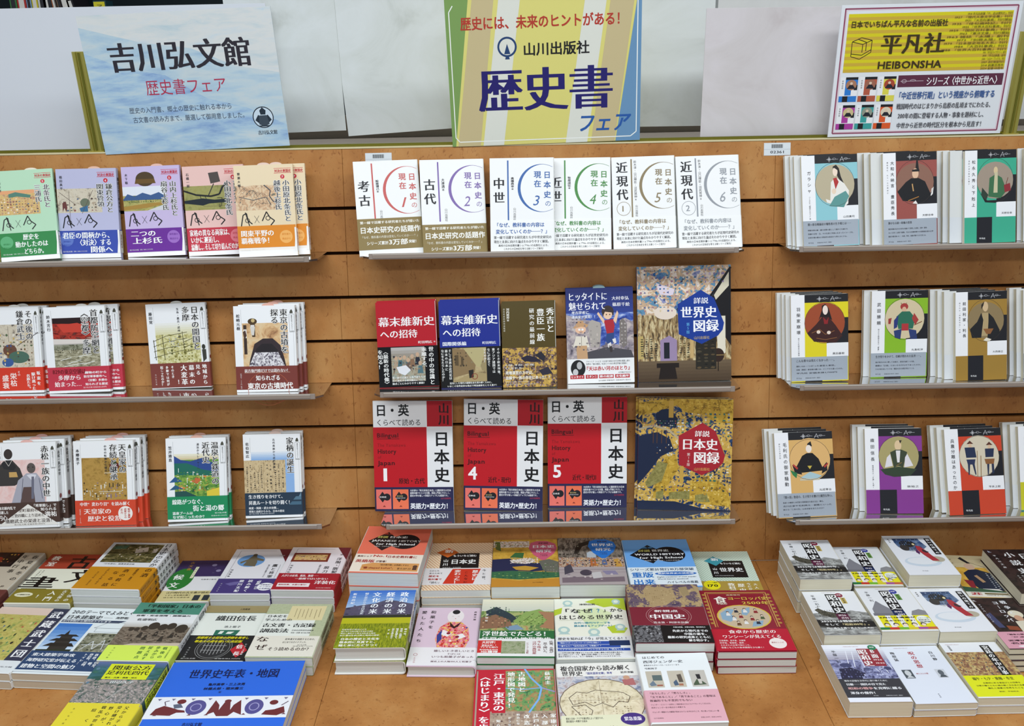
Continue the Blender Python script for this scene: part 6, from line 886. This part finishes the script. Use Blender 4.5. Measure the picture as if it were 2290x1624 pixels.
LB = {'C24','C25','C31','C32','C33','C34','T1','T2','T4','T5','T6','T9','T10','T11','T12','T14','T15','S8','S13','T3'}
COPY = {'L15':[22],'L21':[12],'L22':[22],'L24':[6,12],'L31':[10,15],'L32':[8,13],'L33':[2],'L34':[1],'C21':[0],'C22':[1],'C23':[1],'C24':[0],'C34':[-5],
'R11':[-12,-17,-25],'R12':[-20,-29,-38],'R13':[-26,-36,-44],'R14':[-14,-22],'R21':[-8,-13,-20],'R22':[-12],'R23':[-18,-26,-36],'R24':[-8,-16],'R31':[-8,-14],'R32':[-10,-17],'R33':[-10,-18],'R34':[-10,-19]}
GLOSS = {'C21':0.22,'C22':0.3,'C23':0.22,'C25':0.25,'L12':0.35,'L15':0.3,'T12':0.3,'S13':0.3}
SLIP = {'L11':('e8dcc8',0.62),'L12':('e4b8a0',.62),'L13':('e4b8a8',.6),'L15':('e4c8b8',.5),'L22':('e4e0d8',.6),'L21':('e4e0d8',.55),'L23':('e0dcd4',.5),'L24':('e4b0a0',.55),'L31':('e4b4ac',.5),'L32':('e4b4ac',.6),'L33':('e4b4a4',.5),'L34':('e0c4b8',.55),'C24':('8ca4a8',.5)}
def slip(root, k, W, H, t):
    c, u = SLIP[k]; n = 10; pts = [(-13, -6)] + [(13*math.cos(math.pi*(1-j/n)), 5.2*math.sin(math.pi*j/n)) for j in range(n+1)] + [(13, -6)]
    cx = (u-0.5)*W; vs = [((cx+x)*MM, (t*0.42)*MM, (H+z)*MM) for x, z in pts] + [((cx+x)*MM, (t*0.42+0.5)*MM, (H+z)*MM) for x, z in pts]
    m = len(pts); f = [tuple(range(m)), tuple(reversed(range(m, 2*m)))] + [(i, (i+1) % m, m+(i+1) % m, m+i) for i in range(m)]
    mesh_obj('sales_slip', vs, f, [mat(c, 0.7)], root)
for k, P in POSE.items():
    spec = SP[k]; bind = 'L' if k in LB else 'R'; hard = k in ('T7', 'T8')
    if len(P) == 10:
        row, d, x, yaw, br, roll, W, H, n, t = P
        roll = max(-1.3, min(1.3, roll)); s0 = SHELF_S[row] + 3.5
        def place(dx, dd):
            dn = d - dd; s = s0 - 0.1*dn
            M = Matrix.Translation(panel_pt(x+dx, dn, s)) @ Matrix.Rotation(math.radians(yaw), 4, 'Z') @ Matrix.Rotation(-(A+math.radians(br)), 4, 'X')
            return Matrix.Translation((0, 0, (W/2*abs(math.sin(math.radians(roll))) + 0.3)*MM)) @ M @ Matrix.Rotation(math.radians(roll), 4, 'Y')
        root = make_book(NAME(k), spec, W, H, t-0.9, place(0, 0), bind, hard, 'cream' if k[0] == 'R' else 'white', GLOSS.get(k, 0.45))
        if k in SLIP: slip(root, k, W, H, t)
        offs = COPY.get(k, []); set_label(root, k, 0, len(offs)+1, False)
        for i, dx in enumerate(offs):
            if k[0] == 'R' and i == 0:      # the copies behind show only pale page edges and plain cover margins
                lines = [l for l in spec.split('\n') if l[:2] != 'V ' and not l.startswith('band')]
                lines[0] = 'bg d9dad8'; lines = lines[:[j for j, l in enumerate(lines) if l.startswith('HB 29 94')][0]] + ['R 0 72 24 100 d6d9dc']
                src = make_book(NAME(k), '\n'.join(lines), W, H, t-0.9, place(dx, t+0.1), bind, hard, 'cream', 0.45); c = src
            else: c = copy_tree(src if k[0] == 'R' else root)
            c.matrix_world = place(dx, (i+1)*(t+0.1)); set_label(c, k, i+1, len(offs)+1, False)
    else:
        x, y, z, yaw, W, H, n = P; t = z/n
        def place(i):
            j = random.uniform(-1.2, 1.2) if i else 0
            Rz = Matrix.Rotation(math.radians(yaw + (random.uniform(-.5, .5) if i else 0)), 4, 'Z')
            return Matrix.Translation(((x+j)*MM, (y+(random.uniform(-1, .5) if i else 0))*MM, (z-i*t)*MM)) @ Rz @ Matrix.Translation((0, -H/2*MM, 0)) @ Matrix.Rotation(-math.pi/2, 4, 'X')
        pg = 'cream' if k[0] == 'U' else ('beige' if k in ('S7','S8') else 'white')
        root = make_book(NAME(k), spec, W, H, t-0.95, place(0), bind, hard, pg, GLOSS.get(k, 0.45))
        set_label(root, k, 0, n, True)
        for i in range(1, n):
            c = copy_tree(root); c.matrix_world = place(i); set_label(c, k, i, n, True)
